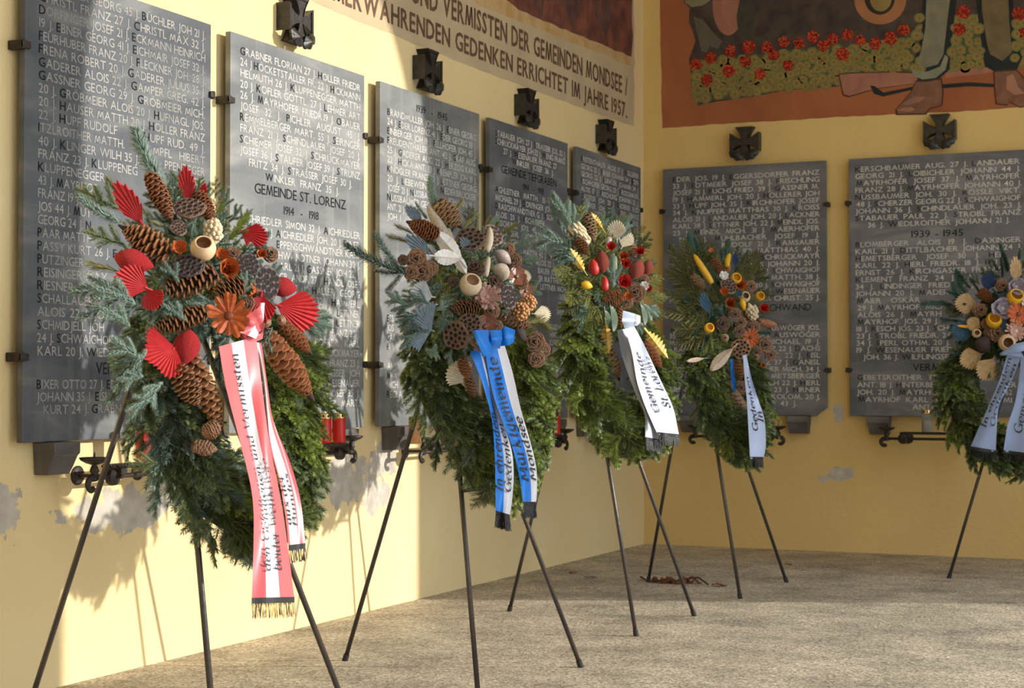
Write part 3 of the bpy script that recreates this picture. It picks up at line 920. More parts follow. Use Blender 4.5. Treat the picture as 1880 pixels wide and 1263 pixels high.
M('flower_bed', [(1268, 118), (1290, 112), (1330, 106), (1380, 100), (1440, 95), (1480, 88), (1530, 80), (1600, 82), (1660, 66), (1690, 50), (1880, 20), (2010, 20), (2010, 112), (1880, 120), (1690, 138), (1540, 156), (1440, 165), (1380, 177), (1310, 185), (1283, 190), (1272, 160)], pm('bed', (0.075, 0.075, 0.04), (0.13, 0.12, 0.05), 14), 2, 1.5, 4)
M('jacket_hem', [(1257, -70), (1258, 5), (1270, 13), (1290, 10), (1305, 0), (1305, -70)], pm('sage', (0.30, 0.28, 0.17)), 2)
M('cloth_fold', [(1273, 30), (1290, 36), (1310, 60), (1326, 76), (1318, 90), (1303, 84), (1297, 97), (1288, 94), (1280, 62)], pm('fold', (0.16, 0.15, 0.11)), 2)
M('hat_brim', ell(1337, 8, 29, 57), pm('hat', (0.42, 0.20, 0.14), (0.34, 0.15, 0.105)), 3)
M('hat_crown', ell(1346, 10, 22, 40), pm('hat crown', (0.33, 0.15, 0.10), (0.45, 0.22, 0.15)), 4)
M('skirt_edge', [(1358, 0), (1352, 30), (1356, 66), (1380, 68), (1400, -60), (1362, -60)], pm('dark cloth 2', (0.06, 0.055, 0.045), (0.085, 0.075, 0.06), 20), 5)
M('round_brim', ell(1616, -2, 48, 47), pm('brim', (0.46, 0.20, 0.095), (0.35, 0.17, 0.085)), 3)
M('brim_shadow', ell(1615, -4, 28, 31), pm('brim shade', (0.05, 0.045, 0.035)), 4)
M('round_crown', ell(1617, -3, 20, 24), pm('crown', (0.33, 0.24, 0.09), (0.25, 0.18, 0.06)), 5)
dk = pm('outline', (0.035, 0.04, 0.042))
gg = pm('grey green', (0.27, 0.255, 0.18), (0.19, 0.18, 0.125), 10)
M('trouser_outline', [(1695, -70), (1693, 50), (1685, 90), (1672, 124), (1671, 141), (1692, 149), (1722, 147), (1743, 128), (1748, 70), (1764, -70)], dk, 4)
M('trouser_leg', [(1703, -70), (1699, 50), (1692, 88), (1684, 118), (1700, 124), (1722, 118), (1732, 100), (1738, 50), (1752, -70)], gg, 5)
M('trouser_cuff', [(1674, 126), (1676, 139), (1694, 146), (1718, 143), (1736, 128), (1741, 106), (1735, 100), (1726, 122), (1704, 131), (1686, 131)], pm('cuff', (0.22, 0.235, 0.17), (0.30, 0.30, 0.21)), 6)
M('trouser_outline', [(1790, -70), (1794, 20), (1802, 80), (1808, 122), (1828, 132), (1866, 130), (1877, 105), (1866, 80), (1861, 40), (1858, -70)], dk, 4)
M('trouser_leg', [(1800, -70), (1803, 20), (1812, 80), (1818, 100), (1840, 112), (1858, 96), (1853, 40), (1848, -70)], pm('olive', (0.21, 0.16, 0.085), (0.15, 0.115, 0.065), 10), 5)
rw = pm('rifle wood', (0.44, 0.20, 0.14), (0.33, 0.145, 0.10), 10)
M('rifle', [(1541, 137), (1560, 135), (1640, 133), (1684, 135), (1684, 152), (1640, 158), (1604, 163), (1560, 176), (1549, 173)], rw, 5)
M('rifle', [(1738, 116), (1790, 115), (1815, 119), (1828, 132), (1790, 137), (1736, 143)], rw, 3)
M('strap', [(1597, 157), (1605, 172), (1622, 177), (1682, 163), (1682, 158), (1622, 170), (1606, 158)], dk, 6)
M('strap', [(1730, 155), (1780, 151), (1826, 154), (1826, 160), (1780, 158), (1730, 162)], dk, 6)
bt = pm('boot', (0.27, 0.135, 0.085), (0.18, 0.09, 0.06), 12)
M('boot', [(1682, 150), (1700, 150), (1727, 146), (1730, 170), (1728, 193), (1706, 199), (1700, 208), (1648, 209), (1646, 201), (1655, 190), (1672, 172)], bt, 7)
M('boot_toe', [(1648, 203), (1660, 197), (1674, 197), (1680, 201), (1672, 205)], pm('toe', (0.48, 0.25, 0.17)), 8)
M('boot_side', [(1658, 190), (1676, 178), (1700, 178), (1690, 186), (1664, 194)], pm('boot side', (0.42, 0.21, 0.14)), 8)
M('boot', [(1826, 132), (1866, 130), (1884, 150), (1905, 178), (1890, 192), (1872, 196), (1855, 187), (1850, 192), (1830, 190), (1827, 160)], bt, 7)
M('boot_lace', [(1848, 140), (1860, 136), (1870, 160), (1882, 172), (1862, 174), (1848, 164)], pm('lace', (0.45, 0.23, 0.15)), 8)

def outlined(name, pts, m, layer):
    cx, cy = sum(p[0] for p in pts) / len(pts), sum(p[1] for p in pts) / len(pts)
    w = max(p[0] for p in pts) - min(p[0] for p in pts)
    h = max(p[1] for p in pts) - min(p[1] for p in pts)
    big = [(cx + (x - cx) * (1 + 5.0 / w), cy + (y - cy) * (1 + 5.0 / h)) for x, y in pts]
    M(name + '_outline', big, pm('brown outline', (0.09, 0.05, 0.035)), layer)

outlined('rifle', [(1541, 137), (1560, 135), (1640, 133), (1684, 135), (1684, 152), (1640, 158), (1604, 163), (1560, 176), (1549, 173)], None, 4.5)
outlined('boot', [(1682, 150), (1700, 150), (1727, 146), (1730, 170), (1728, 193), (1706, 199), (1700, 208), (1648, 209), (1646, 201), (1655, 190), (1672, 172)], None, 6.5)
outlined('boot', [(1826, 132), (1866, 130), (1884, 150), (1905, 178), (1890, 192), (1872, 196), (1855, 187), (1850, 192), (1830, 190), (1827, 160)], None, 6.5)

def bed():
    s = 0.0012 + 0.0007 * 3
    fl = [(1278, 118), (1305, 107), (1341, 94), (1375, 86), (1407, 87), (1439, 77), (1467, 80), (1492, 67), (1529, 72), (1337, 130), (1368, 112), (1298, 147), (1395, 136), (1447, 120),
          (1556, 64), (1580, 74), (1607, 80), (1635, 70), (1659, 55), (1547, 99), (1769, 22), (1761, 54), (1870, 25), (1884, 60), (1512, 84), (1420, 100)]
    def edge(x):    # top and bottom of the bed at photo column x
        top = 112 - (x - 1290) * 0.105 if x < 1680 else 30
        bot = 186 - (x - 1290) * 0.115
        return top, bot
    r2 = random.Random(3)
    lv, k = MB(), 0
    spots = []
    while len(spots) < 190 and k < 6000:
        k += 1
        x = r2.uniform(1276, 1890)
        if 1690 < x < 1742 or 1800 < x < 1862:
            continue
        a, b = edge(x)
        y = r2.uniform(a + 3, b - 5)
        if x > 1640 and y > 128 - (x - 1680) * 0.05:
            continue
        if x < 1660 and y < 70:
            continue
        if any((x - u) ** 2 + (y - v) ** 2 < 120 for u, v in spots):
            continue
        spots.append((x, y))
        rr = r2.uniform(8.5, 12.5)
        for q, (f, mi) in enumerate(((1.0, 0), (0.62, 1), (0.34, 2))):
            pts = [(x + rr * f * math.cos(t * 0.6283) * (1 + 0.12 * r2.uniform(-1, 1)), y - rr * 0.92 * f * math.sin(t * 0.6283) * (1 + 0.12 * r2.uniform(-1, 1))) for t in range(10)]
            ss = s + 0.00012 * (len(spots) % 11) + 0.00004 * q
            lv.add([WP(BACK, *wpx(BACK, u, v, ss), ss) for u, v in pts], [tuple(range(10))], mi)
    lo = rel(lv, mb0).build('painted_leaves', [pm('leaf', (0.24, 0.215, 0.075), (0.17, 0.165, 0.06), 20), pm('leaf light', (0.33, 0.26, 0.09)), pm('leaf eye', (0.30, 0.16, 0.06))], mural, base=mb0)
    lo['kind'] = 'stuff'
    fm = [pm('flower', (0.34, 0.03, 0.02)), pm('floret', (0.66, 0.12, 0.05))]
    for (x, y) in fl:
        fb = MB()
        rr = r2.uniform(10, 12.5)
        ss = s + 0.0018
        pts = [(x + rr * math.cos(t * 0.3927) * (1 + 0.15 * r2.uniform(-1, 1)), y - rr * math.sin(t * 0.3927) * (1 + 0.15 * r2.uniform(-1, 1))) for t in range(16)]
        fb.add([WP(BACK, *wpx(BACK, u, v, ss), ss) for u, v in pts], [tuple(range(16))], 0)
        for j in range(22):
            a, d = r2.uniform(0, 6.28), rr * math.sqrt(r2.uniform(0, 0.9))
            u, v = x + d * math.cos(a), y + d * math.sin(a)
            ss2 = ss + 0.0004
            pts = [(u + 1.9 * math.cos(t * 1.2566), v - 1.9 * math.sin(t * 1.2566)) for t in range(5)]
            fb.add([WP(BACK, *wpx(BACK, p, q, ss2), ss2) for p, q in pts], [tuple(range(5))], 1)
        rel(fb, mb0).build('painted_flower', fm, mural, base=mb0)

bed()

lb = WP(LEFT, *wpx(LEFT, 1050, 60), 0)
mural2 = empty('mural', lb, 'dark red-brown weathered mural at the top of the left wall', 'mural')
painted('picture_field', LEFT, [(900, -60), (930, 0), (956, 20), (1010, 43), (1060, 63), (1120, 88), (1161, 104), (1161, -70)], mat('fresco dark red', (0.10, 0.045, 0.04), 0.9, col2=(0.26, 0.095, 0.06), scale=7, detail=9, spec=0.1), mural2, 2, 1.6, 5, lb)
for pts in ([(1040, -60), (1035, 10), (1050, 50), (1062, 30), (1070, -60)], [(985, -60), (978, 10), (996, 32), (1008, -60)], [(1100, -60), (1092, 30), (1108, 72), (1126, 40), (1130, -60)]):
    painted('painted_figure', LEFT, pts, pm('figure', (0.09, 0.05, 0.045), (0.19, 0.09, 0.07), 9), mural2, 3, 1.5, 3, lb)
ib = WP(LEFT, *wpx(LEFT, 900, 130), 0)
ins = empty('wall_inscription', ib, 'brown painted wall inscription on a faded beige band ending in 1957', 'inscription')
painted('beige_band', LEFT, [(520, -70), (560, -4), (640, 31), (760, 80), (900, 136), (1000, 173), (1100, 210), (1164, 232), (1165, 100), (1163, -70)], mat('fresco beige band', (0.60, 0.47, 0.29), 0.9, col2=(0.50, 0.39, 0.25), scale=3.5, detail=8, spec=0.1), ins, 0, 1.2, 10, ib)
painted('ochre_strip', LEFT, [(700, -70), (820, -22), (900, 18), (1050, 76), (1161, 122), (1161, 104), (1120, 88), (1010, 43), (956, 20), (900, -60)], mat('fresco ochre', (0.50, 0.30, 0.10), 0.9, col2=(0.60, 0.44, 0.24), scale=9, detail=8, spec=0.1), ins, 1, 2.0, 5, ib)
ink = mat('brown paint', (0.105, 0.050, 0.028), 0.85, col2=(0.16, 0.08, 0.045), scale=8)
for text, xa, xb, yb, yt in (('EN UND VERMISSTEN DER GEMEINDEN MONDSEE /', 716, 1153, 174, 143), ('IMMERWÄHRENDEN GEDENKEN ERRICHTET IM JAHRE 1957.', 580, 1153, 216, 189)):
    s = 0.0035
    h, z0 = wpx(LEFT, 1150, yb, s)
    _, z1 = wpx(LEFT, 1150, yt, s)
    ha, hb = hpx(LEFT, xa, s), hpx(LEFT, xb, s)
    total = layout(text, 0.018, 0.14, 0.5)[1]
    for w0 in range(len(text.split(' '))):       # word by word
        words = text.split(' ')
        pre = ' '.join(words[:w0]) + (' ' if w0 else '')
        xs = layout(pre, 0.018, 0.14, 0.5)[1] + 0.14 if w0 else 0.0
        ww = layout(words[w0], 0.018, 0.14, 0.5)[1]
        mbt = MB()
        wall_text(mbt, LEFT, words[w0], ha + (hb - ha) * xs / total, ha + (hb - ha) * (xs + ww) / total, z0, z1 - z0, s, 0.018, gap=0.14, space=0.5)
        rel(mbt, ib).build('word', ink, ins, base=ib)['kind'] = 'stuff'
# ------------------------------------------------------------------ shared meshes for the wreaths
def needle(mb, p, d, side, ln, w, t0=0.0):
    """one tapered needle: a flat three-sided spike from p along d"""
    d = d.normalized()
    s = (side - d * side.dot(d))
    s = s.normalized() if s.length > 1e-4 else d.orthogonal().normalized()
    n = d.cross(s)
    m_ = p + d * (ln * 0.55)
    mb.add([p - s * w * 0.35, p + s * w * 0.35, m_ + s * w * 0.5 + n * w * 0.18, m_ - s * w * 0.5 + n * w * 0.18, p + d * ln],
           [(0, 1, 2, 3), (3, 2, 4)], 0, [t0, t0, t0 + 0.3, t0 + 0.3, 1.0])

def sprig_mesh(name, kind, seed, mats):
    r = random.Random(seed)
    mb = MB()
    def branch(p0, d, ln, nrm, dens, nl, nw, allround, fwd, lev):
        d = d.normalized()
        nseg = max(3, int(ln / 0.2) + 2)
        bend = Vector((r.uniform(-1, 1), r.uniform(-0.4, 1), 0)) * 0.16
        pts = [p0 + d * (ln * i / nseg) + bend * (ln * (i / nseg) ** 2) for i in range(nseg + 1)]
        mb.tube(pts, [0.011 * (1.15 - 0.7 * i / nseg) * (1 if lev == 0 else 0.7) for i in range(nseg + 1)], 4, 1, cap=False)
        n = int(ln * dens)
        for i in range(n):
            u = (i + r.random() * 0.6) / n
            f = u * nseg
            k = min(int(f), nseg - 1)
            p = pts[k].lerp(pts[k + 1], f - k)
            ax = (pts[k + 1] - pts[k]).normalized()
            sd = ax.cross(nrm).normalized()
            taper = 1.0 - 0.35 * max(0, (u - 0.75) / 0.25) - 0.25 * max(0, (0.15 - u) / 0.15)
            if allround:
                a = r.uniform(-2.2, 2.2)
                out = nrm * math.cos(a) + sd * math.sin(a)
            else:
                sg = 1 if i % 2 else -1
                out = sd * sg * 1.0 + nrm * r.uniform(-0.05, 0.55)
                if i % 5 == 0:
                    out = nrm + sd * r.uniform(-0.4, 0.4)
            dd = out.normalized() * (1 - fwd) + ax * (fwd + r.uniform(-0.08, 0.12)) + Vector((r.uniform(-1, 1), r.uniform(-1, 1), r.uniform(-1, 1))) * 0.10
            needle(mb, p, dd, ax.cross(out), nl * taper * r.uniform(0.8, 1.12), nw)
        for j in range(6):
            needle(mb, pts[-1], (pts[-1] - pts[-2]).normalized() + Vector((r.uniform(-1, 1), r.uniform(-1, 1), r.uniform(-1, 1))) * 0.5, nrm, nl * 0.7, nw)
        return pts
    Y, Z, X = Vector((0, 1, 0)), Vector((0, 0, 1)), Vector((1, 0, 0))
    if kind == 'fir':
        pts = branch(Vector((0, 0, 0)), Z, 1.0, Y, 240, 0.165, 0.0150, False, 0.42, 0)
        for k in range(5):
            u = 0.14 + 0.16 * k
            sg = 1 if k % 2 else -1
            p = Vector((0, 0, u))
            branch(p, Z * 0.85 + X * sg * 0.75 + Y * r.uniform(-0.1, 0.3), 0.52 * (1.08 - u), Y, 240, 0.155, 0.0150, False, 0.42, 1)
    elif kind == 'noble':       # dense, blue-green, needles swept up round the twig
        branch(Vector((0, 0, 0)), Z, 1.0, Y, 420, 0.20, 0.0200, True, 0.5, 0)
        for k in range(2):
            sg = 1 if k % 2 else -1
            branch(Vector((0, 0, 0.2 + 0.2 * k)), Z * 0.9 + X * sg * 0.6 + Y * 0.1, 0.55, Y, 380, 0.18, 0.0200, True, 0.5, 1)
    elif kind == 'brush':       # one plain dense twig, for long single shoots
        branch(Vector((0, 0, 0)), Z, 1.0, Y, 520, 0.185, 0.0175, True, 0.42, 0)
    elif kind == 'pine':        # long tufted needles
        branch(Vector((0, 0, 0)), Z, 0.75, Y, 190, 0.40, 0.014, True, 0.66, 0)
    elif kind == 'cypress':     # feathery scale-leaved spray
        mb.tube([(0, 0, 0), (0.02, 0, 0.5), (0, 0.03, 1)], [0.012, 0.009, 0.004], 4, 1, cap=False)
        for k in range(15):
            u = 0.06 + 0.062 * k
            sg = 1 if k % 2 else -1
            p = Vector((0.02 * math.sin(u * 3.1), 0.03 * u * u, u))
            d = (Z * 0.9 + X * sg * r.uniform(0.5, 0.85) + Y * r.uniform(-0.3, 0.45)).normalized()
            ln = 0.42 * (1.05 - u) + 0.10
            q = p + d * ln
            mb.tube([p, p.lerp(q, 0.6) + Y * 0.01, q], [0.011, 0.010, 0.003], 4, 0, cap=False)
            for j in range(9):
                s2 = 1 if j % 2 else -1
                pp = p.lerp(q, 0.15 + 0.1 * j)
                d2 = (d + (X * s2 * sg + Y * r.uniform(-0.6, 0.6)).normalized() * 0.7).normalized()
                l2 = ln * 0.34 * (1.1 - 0.08 * j)
                e = pp + d2 * l2
                mb.tube([pp, pp.lerp(e, 0.6), e], [0.012, 0.012, 0.002], 3, 0, cap=False)
    return mb.mesh(name, mats, tip=True)

bark = mat('twig bark', (0.10, 0.060, 0.030), 0.85)
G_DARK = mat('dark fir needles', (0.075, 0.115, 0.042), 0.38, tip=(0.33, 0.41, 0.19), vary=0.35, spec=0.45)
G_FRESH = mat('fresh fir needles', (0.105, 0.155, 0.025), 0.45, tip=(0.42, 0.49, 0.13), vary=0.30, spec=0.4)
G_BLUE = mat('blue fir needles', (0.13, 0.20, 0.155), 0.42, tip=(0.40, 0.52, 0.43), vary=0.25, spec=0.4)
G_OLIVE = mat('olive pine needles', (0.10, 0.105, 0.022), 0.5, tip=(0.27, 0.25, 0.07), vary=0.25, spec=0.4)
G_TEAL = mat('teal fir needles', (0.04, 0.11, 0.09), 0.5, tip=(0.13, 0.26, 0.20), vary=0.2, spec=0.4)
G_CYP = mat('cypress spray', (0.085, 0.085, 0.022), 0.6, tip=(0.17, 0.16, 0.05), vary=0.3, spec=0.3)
G_LIME = mat('lime cypress spray', (0.17, 0.185, 0.045), 0.6, vary=0.25, spec=0.3)

SPRIG = {}
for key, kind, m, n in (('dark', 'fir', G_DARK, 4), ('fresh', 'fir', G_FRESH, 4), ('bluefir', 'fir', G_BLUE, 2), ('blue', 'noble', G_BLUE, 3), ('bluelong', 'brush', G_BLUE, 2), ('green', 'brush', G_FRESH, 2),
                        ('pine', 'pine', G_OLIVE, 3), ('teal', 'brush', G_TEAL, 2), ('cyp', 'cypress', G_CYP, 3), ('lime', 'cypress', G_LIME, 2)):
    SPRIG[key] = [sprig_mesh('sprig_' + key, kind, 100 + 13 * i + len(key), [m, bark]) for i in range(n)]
SPRIG_NAME = {'dark': 'fir_sprig', 'fresh': 'fir_sprig', 'bluefir': 'blue_fir_sprig', 'blue': 'blue_fir_sprig', 'bluelong': 'blue_fir_sprig', 'green': 'fir_shoot', 'pine': 'pine_tuft', 'teal': 'blue_fir_sprig', 'cyp': 'cypress_spray', 'lime': 'cypress_spray'}

def cone_mesh(name, n, aspect, opening, seed, m, wide=1.0, tail=0.55):
    """conifer cone, length 1 along z, radius 0.5/aspect at its widest: scales set in a golden-angle spiral"""
    r = random.Random(seed)
    mb = MB()
    R0 = 0.5 / aspect
    def prof(u):        # core radius
        return R0 * (0.30 + 0.70 * math.sin(math.pi * min(1, 0.16 + 0.80 * u)) ** 0.75) * (1.0 if u < tail else 1 - 0.55 * ((u - tail) / (1 - tail)) ** 1.6)
    core = [(prof(i / 10) * (0.45 if opening > 0.3 else 0.6), 0.02 + 0.95 * i / 10) for i in range(11)]
    mb.lathe([(0.002, 0.0)] + core + [(0.001, 1.0)], 10, 1)
    g = 2.399963
    for i in range(n):
        u = (i + 0.5) / n
        a = i * g + r.uniform(-0.08, 0.08)
        rc = prof(u) * 0.34
        sc = math.sin(math.pi * (0.14 + 0.76 * u)) ** 0.5
        ln = prof(u) * (0.66 + 0.22 * opening) * r.uniform(0.93, 1.07)
        w = R0 * 1.02 * wide * sc * (11.0 / math.sqrt(n)) * 0.80 / 1.3
        tilt = (0.95 - 0.62 * opening) + r.uniform(-0.06, 0.06)     # 0 = straight out, pi/2 = along the axis
        out = Vector((math.cos(a), math.sin(a), 0))
        tg = Vector((-math.sin(a), math.cos(a), 0))
        d = out * math.cos(tilt) + Vector((0, 0, 1)) * math.sin(tilt)
        nn = tg.cross(d)
        if nn.dot(Vector((0, 0, 1))) > 0:
            nn = -nn
        p = out * rc + Vector((0, 0, 0.03 + 0.90 * u - 0.05))
        th = R0 * 0.055
        shp = [(0, -0.30, 0), (0.62, -0.5, 0.10), (0.92, -0.30, 0.02), (1.04, 0.0, -0.12), (0.92, 0.30, 0.02), (0.62, 0.5, 0.10), (0, 0.30, 0)]
        top = [p + d * (x * ln) + tg * (y * w) - nn * (z * ln * 0.5 - th * 0.5) for x, y, z in shp]
        bot = [q - nn * th * (1.5 if 0.5 < x else 0.6) * -1.0 for q, (x, y, z) in zip(top, shp)]
        tp = [x ** 2 for x, y, z in shp]
        k = len(shp)
        mb.add(top + bot, [tuple(range(k)), tuple(range(k, 2 * k))[::-1]] + [(j, j + k, (j + 1) % k + k, (j + 1) % k) for j in range(k)], 0, [min(1, t) for t in tp] * 2)
    return mb.mesh(name, [m, C_CORE], tip=True)

C_CORE = mat('cone core', (0.035, 0.016, 0.008), 0.8)
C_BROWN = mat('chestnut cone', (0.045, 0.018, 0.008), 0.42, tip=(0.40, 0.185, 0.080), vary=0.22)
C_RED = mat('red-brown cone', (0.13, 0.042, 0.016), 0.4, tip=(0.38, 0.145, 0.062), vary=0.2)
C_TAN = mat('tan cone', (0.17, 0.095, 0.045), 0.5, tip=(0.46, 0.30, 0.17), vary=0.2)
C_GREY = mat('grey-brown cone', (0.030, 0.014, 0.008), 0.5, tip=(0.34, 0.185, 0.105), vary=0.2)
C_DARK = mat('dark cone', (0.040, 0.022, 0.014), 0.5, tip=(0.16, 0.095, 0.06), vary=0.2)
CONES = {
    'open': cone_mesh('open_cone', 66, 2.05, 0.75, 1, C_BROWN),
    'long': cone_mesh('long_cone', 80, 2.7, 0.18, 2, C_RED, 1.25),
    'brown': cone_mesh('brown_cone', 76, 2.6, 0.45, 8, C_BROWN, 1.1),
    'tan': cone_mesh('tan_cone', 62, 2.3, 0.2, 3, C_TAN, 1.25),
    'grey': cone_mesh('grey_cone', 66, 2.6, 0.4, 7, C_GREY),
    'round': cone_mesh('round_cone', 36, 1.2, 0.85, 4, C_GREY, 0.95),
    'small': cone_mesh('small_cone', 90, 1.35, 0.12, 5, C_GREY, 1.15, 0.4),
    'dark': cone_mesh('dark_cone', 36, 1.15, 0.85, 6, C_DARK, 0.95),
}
ASPECT = {'open': 2.05, 'long': 2.7, 'brown': 2.6, 'tan': 2.3, 'grey': 2.6, 'round': 1.2, 'small': 1.35, 'dark': 1.15}

def fan_mesh(name, m, spread, n, shape):
    """pleated dried palm fan: base at the origin, tip along z, face towards y"""
    mb = MB()
    half = R(spread) / 2
    N = 2 * n + 1
    rows_ = (0.05, 0.35, 0.7, 1.0)
    vs_ = []
    for k in range(N):
        t = -1 + 2 * k / (N - 1)
        a = t * half
        if shape == 'spear':
            rad = 1.0 - 0.62 * abs(t) ** 1.15
        elif shape == 'wide':
            rad = 0.92 - 0.14 * t * t + (0.06 * math.sin(9 * t))
        else:
            rad = 0.95 - 0.35 * abs(t) ** 1.5
        pk = 1 if k % 2 else -1
        for q in rows_:
            rr = rad * q * (1.0 if (k % 2 == 0 or q < 1) else 0.88)
            cup = 0.10 * (rr ** 2) * (1 - t * t)
            vs_.append((rr * math.sin(a), pk * 0.52 * rr * half / n + cup, rr * math.cos(a)))
    q = len(rows_)
    fs = [(k * q + j, (k + 1) * q + j, (k + 1) * q + j + 1, k * q + j + 1) for k in range(N - 1) for j in range(q - 1)]
    mb.add(vs_, fs)
    mb.tube([(0, 0, -0.12), (0, 0, 0.10)], [0.022, 0.03], 6)
    return mb.mesh(name, m)

def dry(name, c, c2=None, rough=0.65, vary=0.12, **kw):
    return mat(name, c, rough, col2=c2 or tuple(x * 0.7 for x in c), scale=kw.pop('scale', 6.0), vary=vary, stretch=kw.pop('stretch', (1, 1, 1)), **kw)

RED = dry('red dyed palm', (0.50, 0.010, 0.014), (0.36, 0.006, 0.010))
STEEL = dry('blue-grey palm', (0.185, 0.235, 0.27), (0.12, 0.165, 0.20))
PALEB = dry('pale grey palm', (0.42, 0.42, 0.40), (0.30, 0.33, 0.34))
CREAM = dry('cream palm', (0.74, 0.66, 0.50), (0.60, 0.51, 0.36))
TANF = dry('tan palm', (0.60, 0.43, 0.235), (0.47, 0.31, 0.155))
BLUEF = dry('blue palm', (0.055, 0.13, 0.215), (0.03, 0.085, 0.15))
NAVY = dry('navy palm', (0.018, 0.045, 0.125), (0.012, 0.03, 0.08))
FANS = {}
for key, m in (('red', RED), ('steel', STEEL), ('pale', PALEB), ('cream', CREAM), ('tan', TANF), ('blue', BLUEF), ('navy', NAVY)):
    FANS[key] = {'spear': fan_mesh('palm_' + key, m, 62, 9, 'spear'), 'fan': fan_mesh('palm_fan_' + key, m, 96, 13, 'round'), 'wide': fan_mesh('palm_wide_' + key, m, 150, 18, 'wide')}

def lotus_mesh(name, m, seed, flat=1.0):
    """lotus pod seen from above: funnel, flat top with rimmed seed holes; radius 1, top at z = 0"""
    r = random.Random(seed)
    mb = MB()
    wob = lambda a, z: 1 + 0.05 * math.sin(3 * a + seed) + 0.03 * math.sin(7 * a)
    mb.lathe([(0.10, -1.15), (0.16, -1.0), (0.45, -0.7), (0.80, -0.32), (0.97, -0.10), (1.02, -0.02), (0.97, 0.02), (0.6, 0.05), (0.02, 0.06)], 24, 0, wob)
    pts = [(0, 0)] + [(0.38 * math.cos(i * 1.0472 + 0.3), 0.38 * math.sin(i * 1.0472 + 0.3)) for i in range(6)] + [(0.75 * math.cos(i * 0.5236), 0.75 * math.sin(i * 0.5236)) for i in range(12)]
    for (x, y) in pts:
        x += r.uniform(-0.03, 0.03)
        y += r.uniform(-0.03, 0.03)
        hr = r.uniform(0.125, 0.165) * (1.0 if abs(x) + abs(y) > 0.1 else 1.1)
        k = 9
        ring = []
        for (q, z) in ((1.42, 0.05), (1.15, 0.105), (1.0, 0.09), (0.9, 0.045)):
            ring += [(x + hr * q * math.cos(j * 2 * math.pi / k), y + hr * q * math.sin(j * 2 * math.pi / k), z) for j in range(k)]
        fs = [(s * k + j, s * k + (j + 1) % k, (s + 1) * k + (j + 1) % k, (s + 1) * k + j) for s in range(3) for j in range(k)]
        mb.add(ring, fs, 0)
        mb.add([(x + hr * 0.95 * math.cos(j * 2 * math.pi / k), y + hr * 0.95 * math.sin(j * 2 * math.pi / k), 0.070) for j in range(k)], [tuple(range(k))], 1)
    return mb.mesh(name, [m, mat('pod hole', (0.010, 0.007, 0.006), 0.9)])

LOTUS = {'brown': lotus_mesh('lotus_pod', dry('lotus brown', (0.21, 0.125, 0.085), (0.13, 0.075, 0.052)), 1), 'dark': lotus_mesh('lotus_pod_dark', dry('lotus dark', (0.095, 0.062, 0.058), (0.055, 0.036, 0.036)), 2),
         'tan': lotus_mesh('lotus_pod_tan', dry('lotus tan', (0.36, 0.20, 0.10), (0.24, 0.125, 0.06)), 3)}

def cup_mesh(name, m, inner, tall=1.0, mouth=0.68):
    mb = MB()
    pr = []
    for i in range(11):
        a = -math.pi / 2 + (math.pi / 2 + math.acos(mouth)) * i / 10
        pr.append((max(0.02, math.cos(a)), math.sin(a) * tall))
    mb.lathe(pr, 24, 0, cap0=True)
    zt = pr[-1][1]
    mb.lathe([pr[-1], (mouth * 0.93, zt + 0.03), (mouth * 0.84, zt - 0.01)], 24, 0)
    mb.lathe([(mouth * 0.84, zt - 0.01), (0.8, 0.1 * tall), (0.6, -0.5 * tall), (0.02, -0.62 * tall)], 24, 1)
    return mb.mesh(name, [m, inner], smooth=True)

WOOD_C = dry('pale wood', (0.70, 0.52, 0.32), (0.61, 0.43, 0.25), 0.5)
WOOD_I = dry('cup inside', (0.42, 0.22, 0.10), (0.24, 0.10, 0.04))
YEL = dry('yellow dyed', (0.80, 0.46, 0.018), (0.70, 0.36, 0.012), 0.5)
YEL_I = dry('yellow inside', (0.72, 0.40, 0.02), (0.58, 0.28, 0.01))
CUPS = {'wood': cup_mesh('bell_cup', WOOD_C, WOOD_I), 'clear': cup_mesh('bell_cup_pale', dry('paler wood', (0.72, 0.58, 0.41), (0.64, 0.50, 0.34)), dry('pale inside', (0.68, 0.46, 0.29))), 'yellow': cup_mesh('yellow_cup', YEL, YEL_I, 1.1, 0.8)}

def flower_mesh(name, m, mc, petals, layers, cup, width, seed, notch=0.0):
    """dried flower, radius 1, facing +z"""
    r = random.Random(seed)
    mb = MB()
    for L_ in range(layers):
        n = petals
        for i in range(n):
            a = 2 * math.pi * (i + 0.5 * L_) / n + r.uniform(-0.12, 0.12)
            o = Vector((math.cos(a), math.sin(a), 0))
            tg = Vector((-math.sin(a), math.cos(a), 0))
            ln = (1.0 - 0.25 * L_) * r.uniform(0.85, 1.08)
            lift = cup + 0.32 * L_ + r.uniform(-0.1, 0.1)
            d = o * math.cos(lift) + Vector((0, 0, 1)) * math.sin(lift)
            nn = d.cross(tg)
            vs_ = []
            for (x, w) in ((0.08, 0.35), (0.35, 0.8), (0.7, 1.0), (0.92, 0.8), (1.0, 0.35 - notch)):
                c = d * (ln * x) + nn * (0.10 * math.sin(x * 3.0)) * -1
                vs_ += [c - tg * width * w, c + nn * 0.06 * w, c + tg * width * w]
            fs = [(3 * k + j, 3 * k + j + 1, 3 * k + j + 4, 3 * k + j + 3) for k in range(4) for j in range(2)]
            mb.add(vs_, fs, 0)
    mb.lathe([(0.001, 0.20), (0.13, 0.17), (0.2, 0.06), (0.16, -0.05), (0.10, -0.35), (0.04, -0.5)], 10, 1)
    return mb.mesh(name, [m, mc])

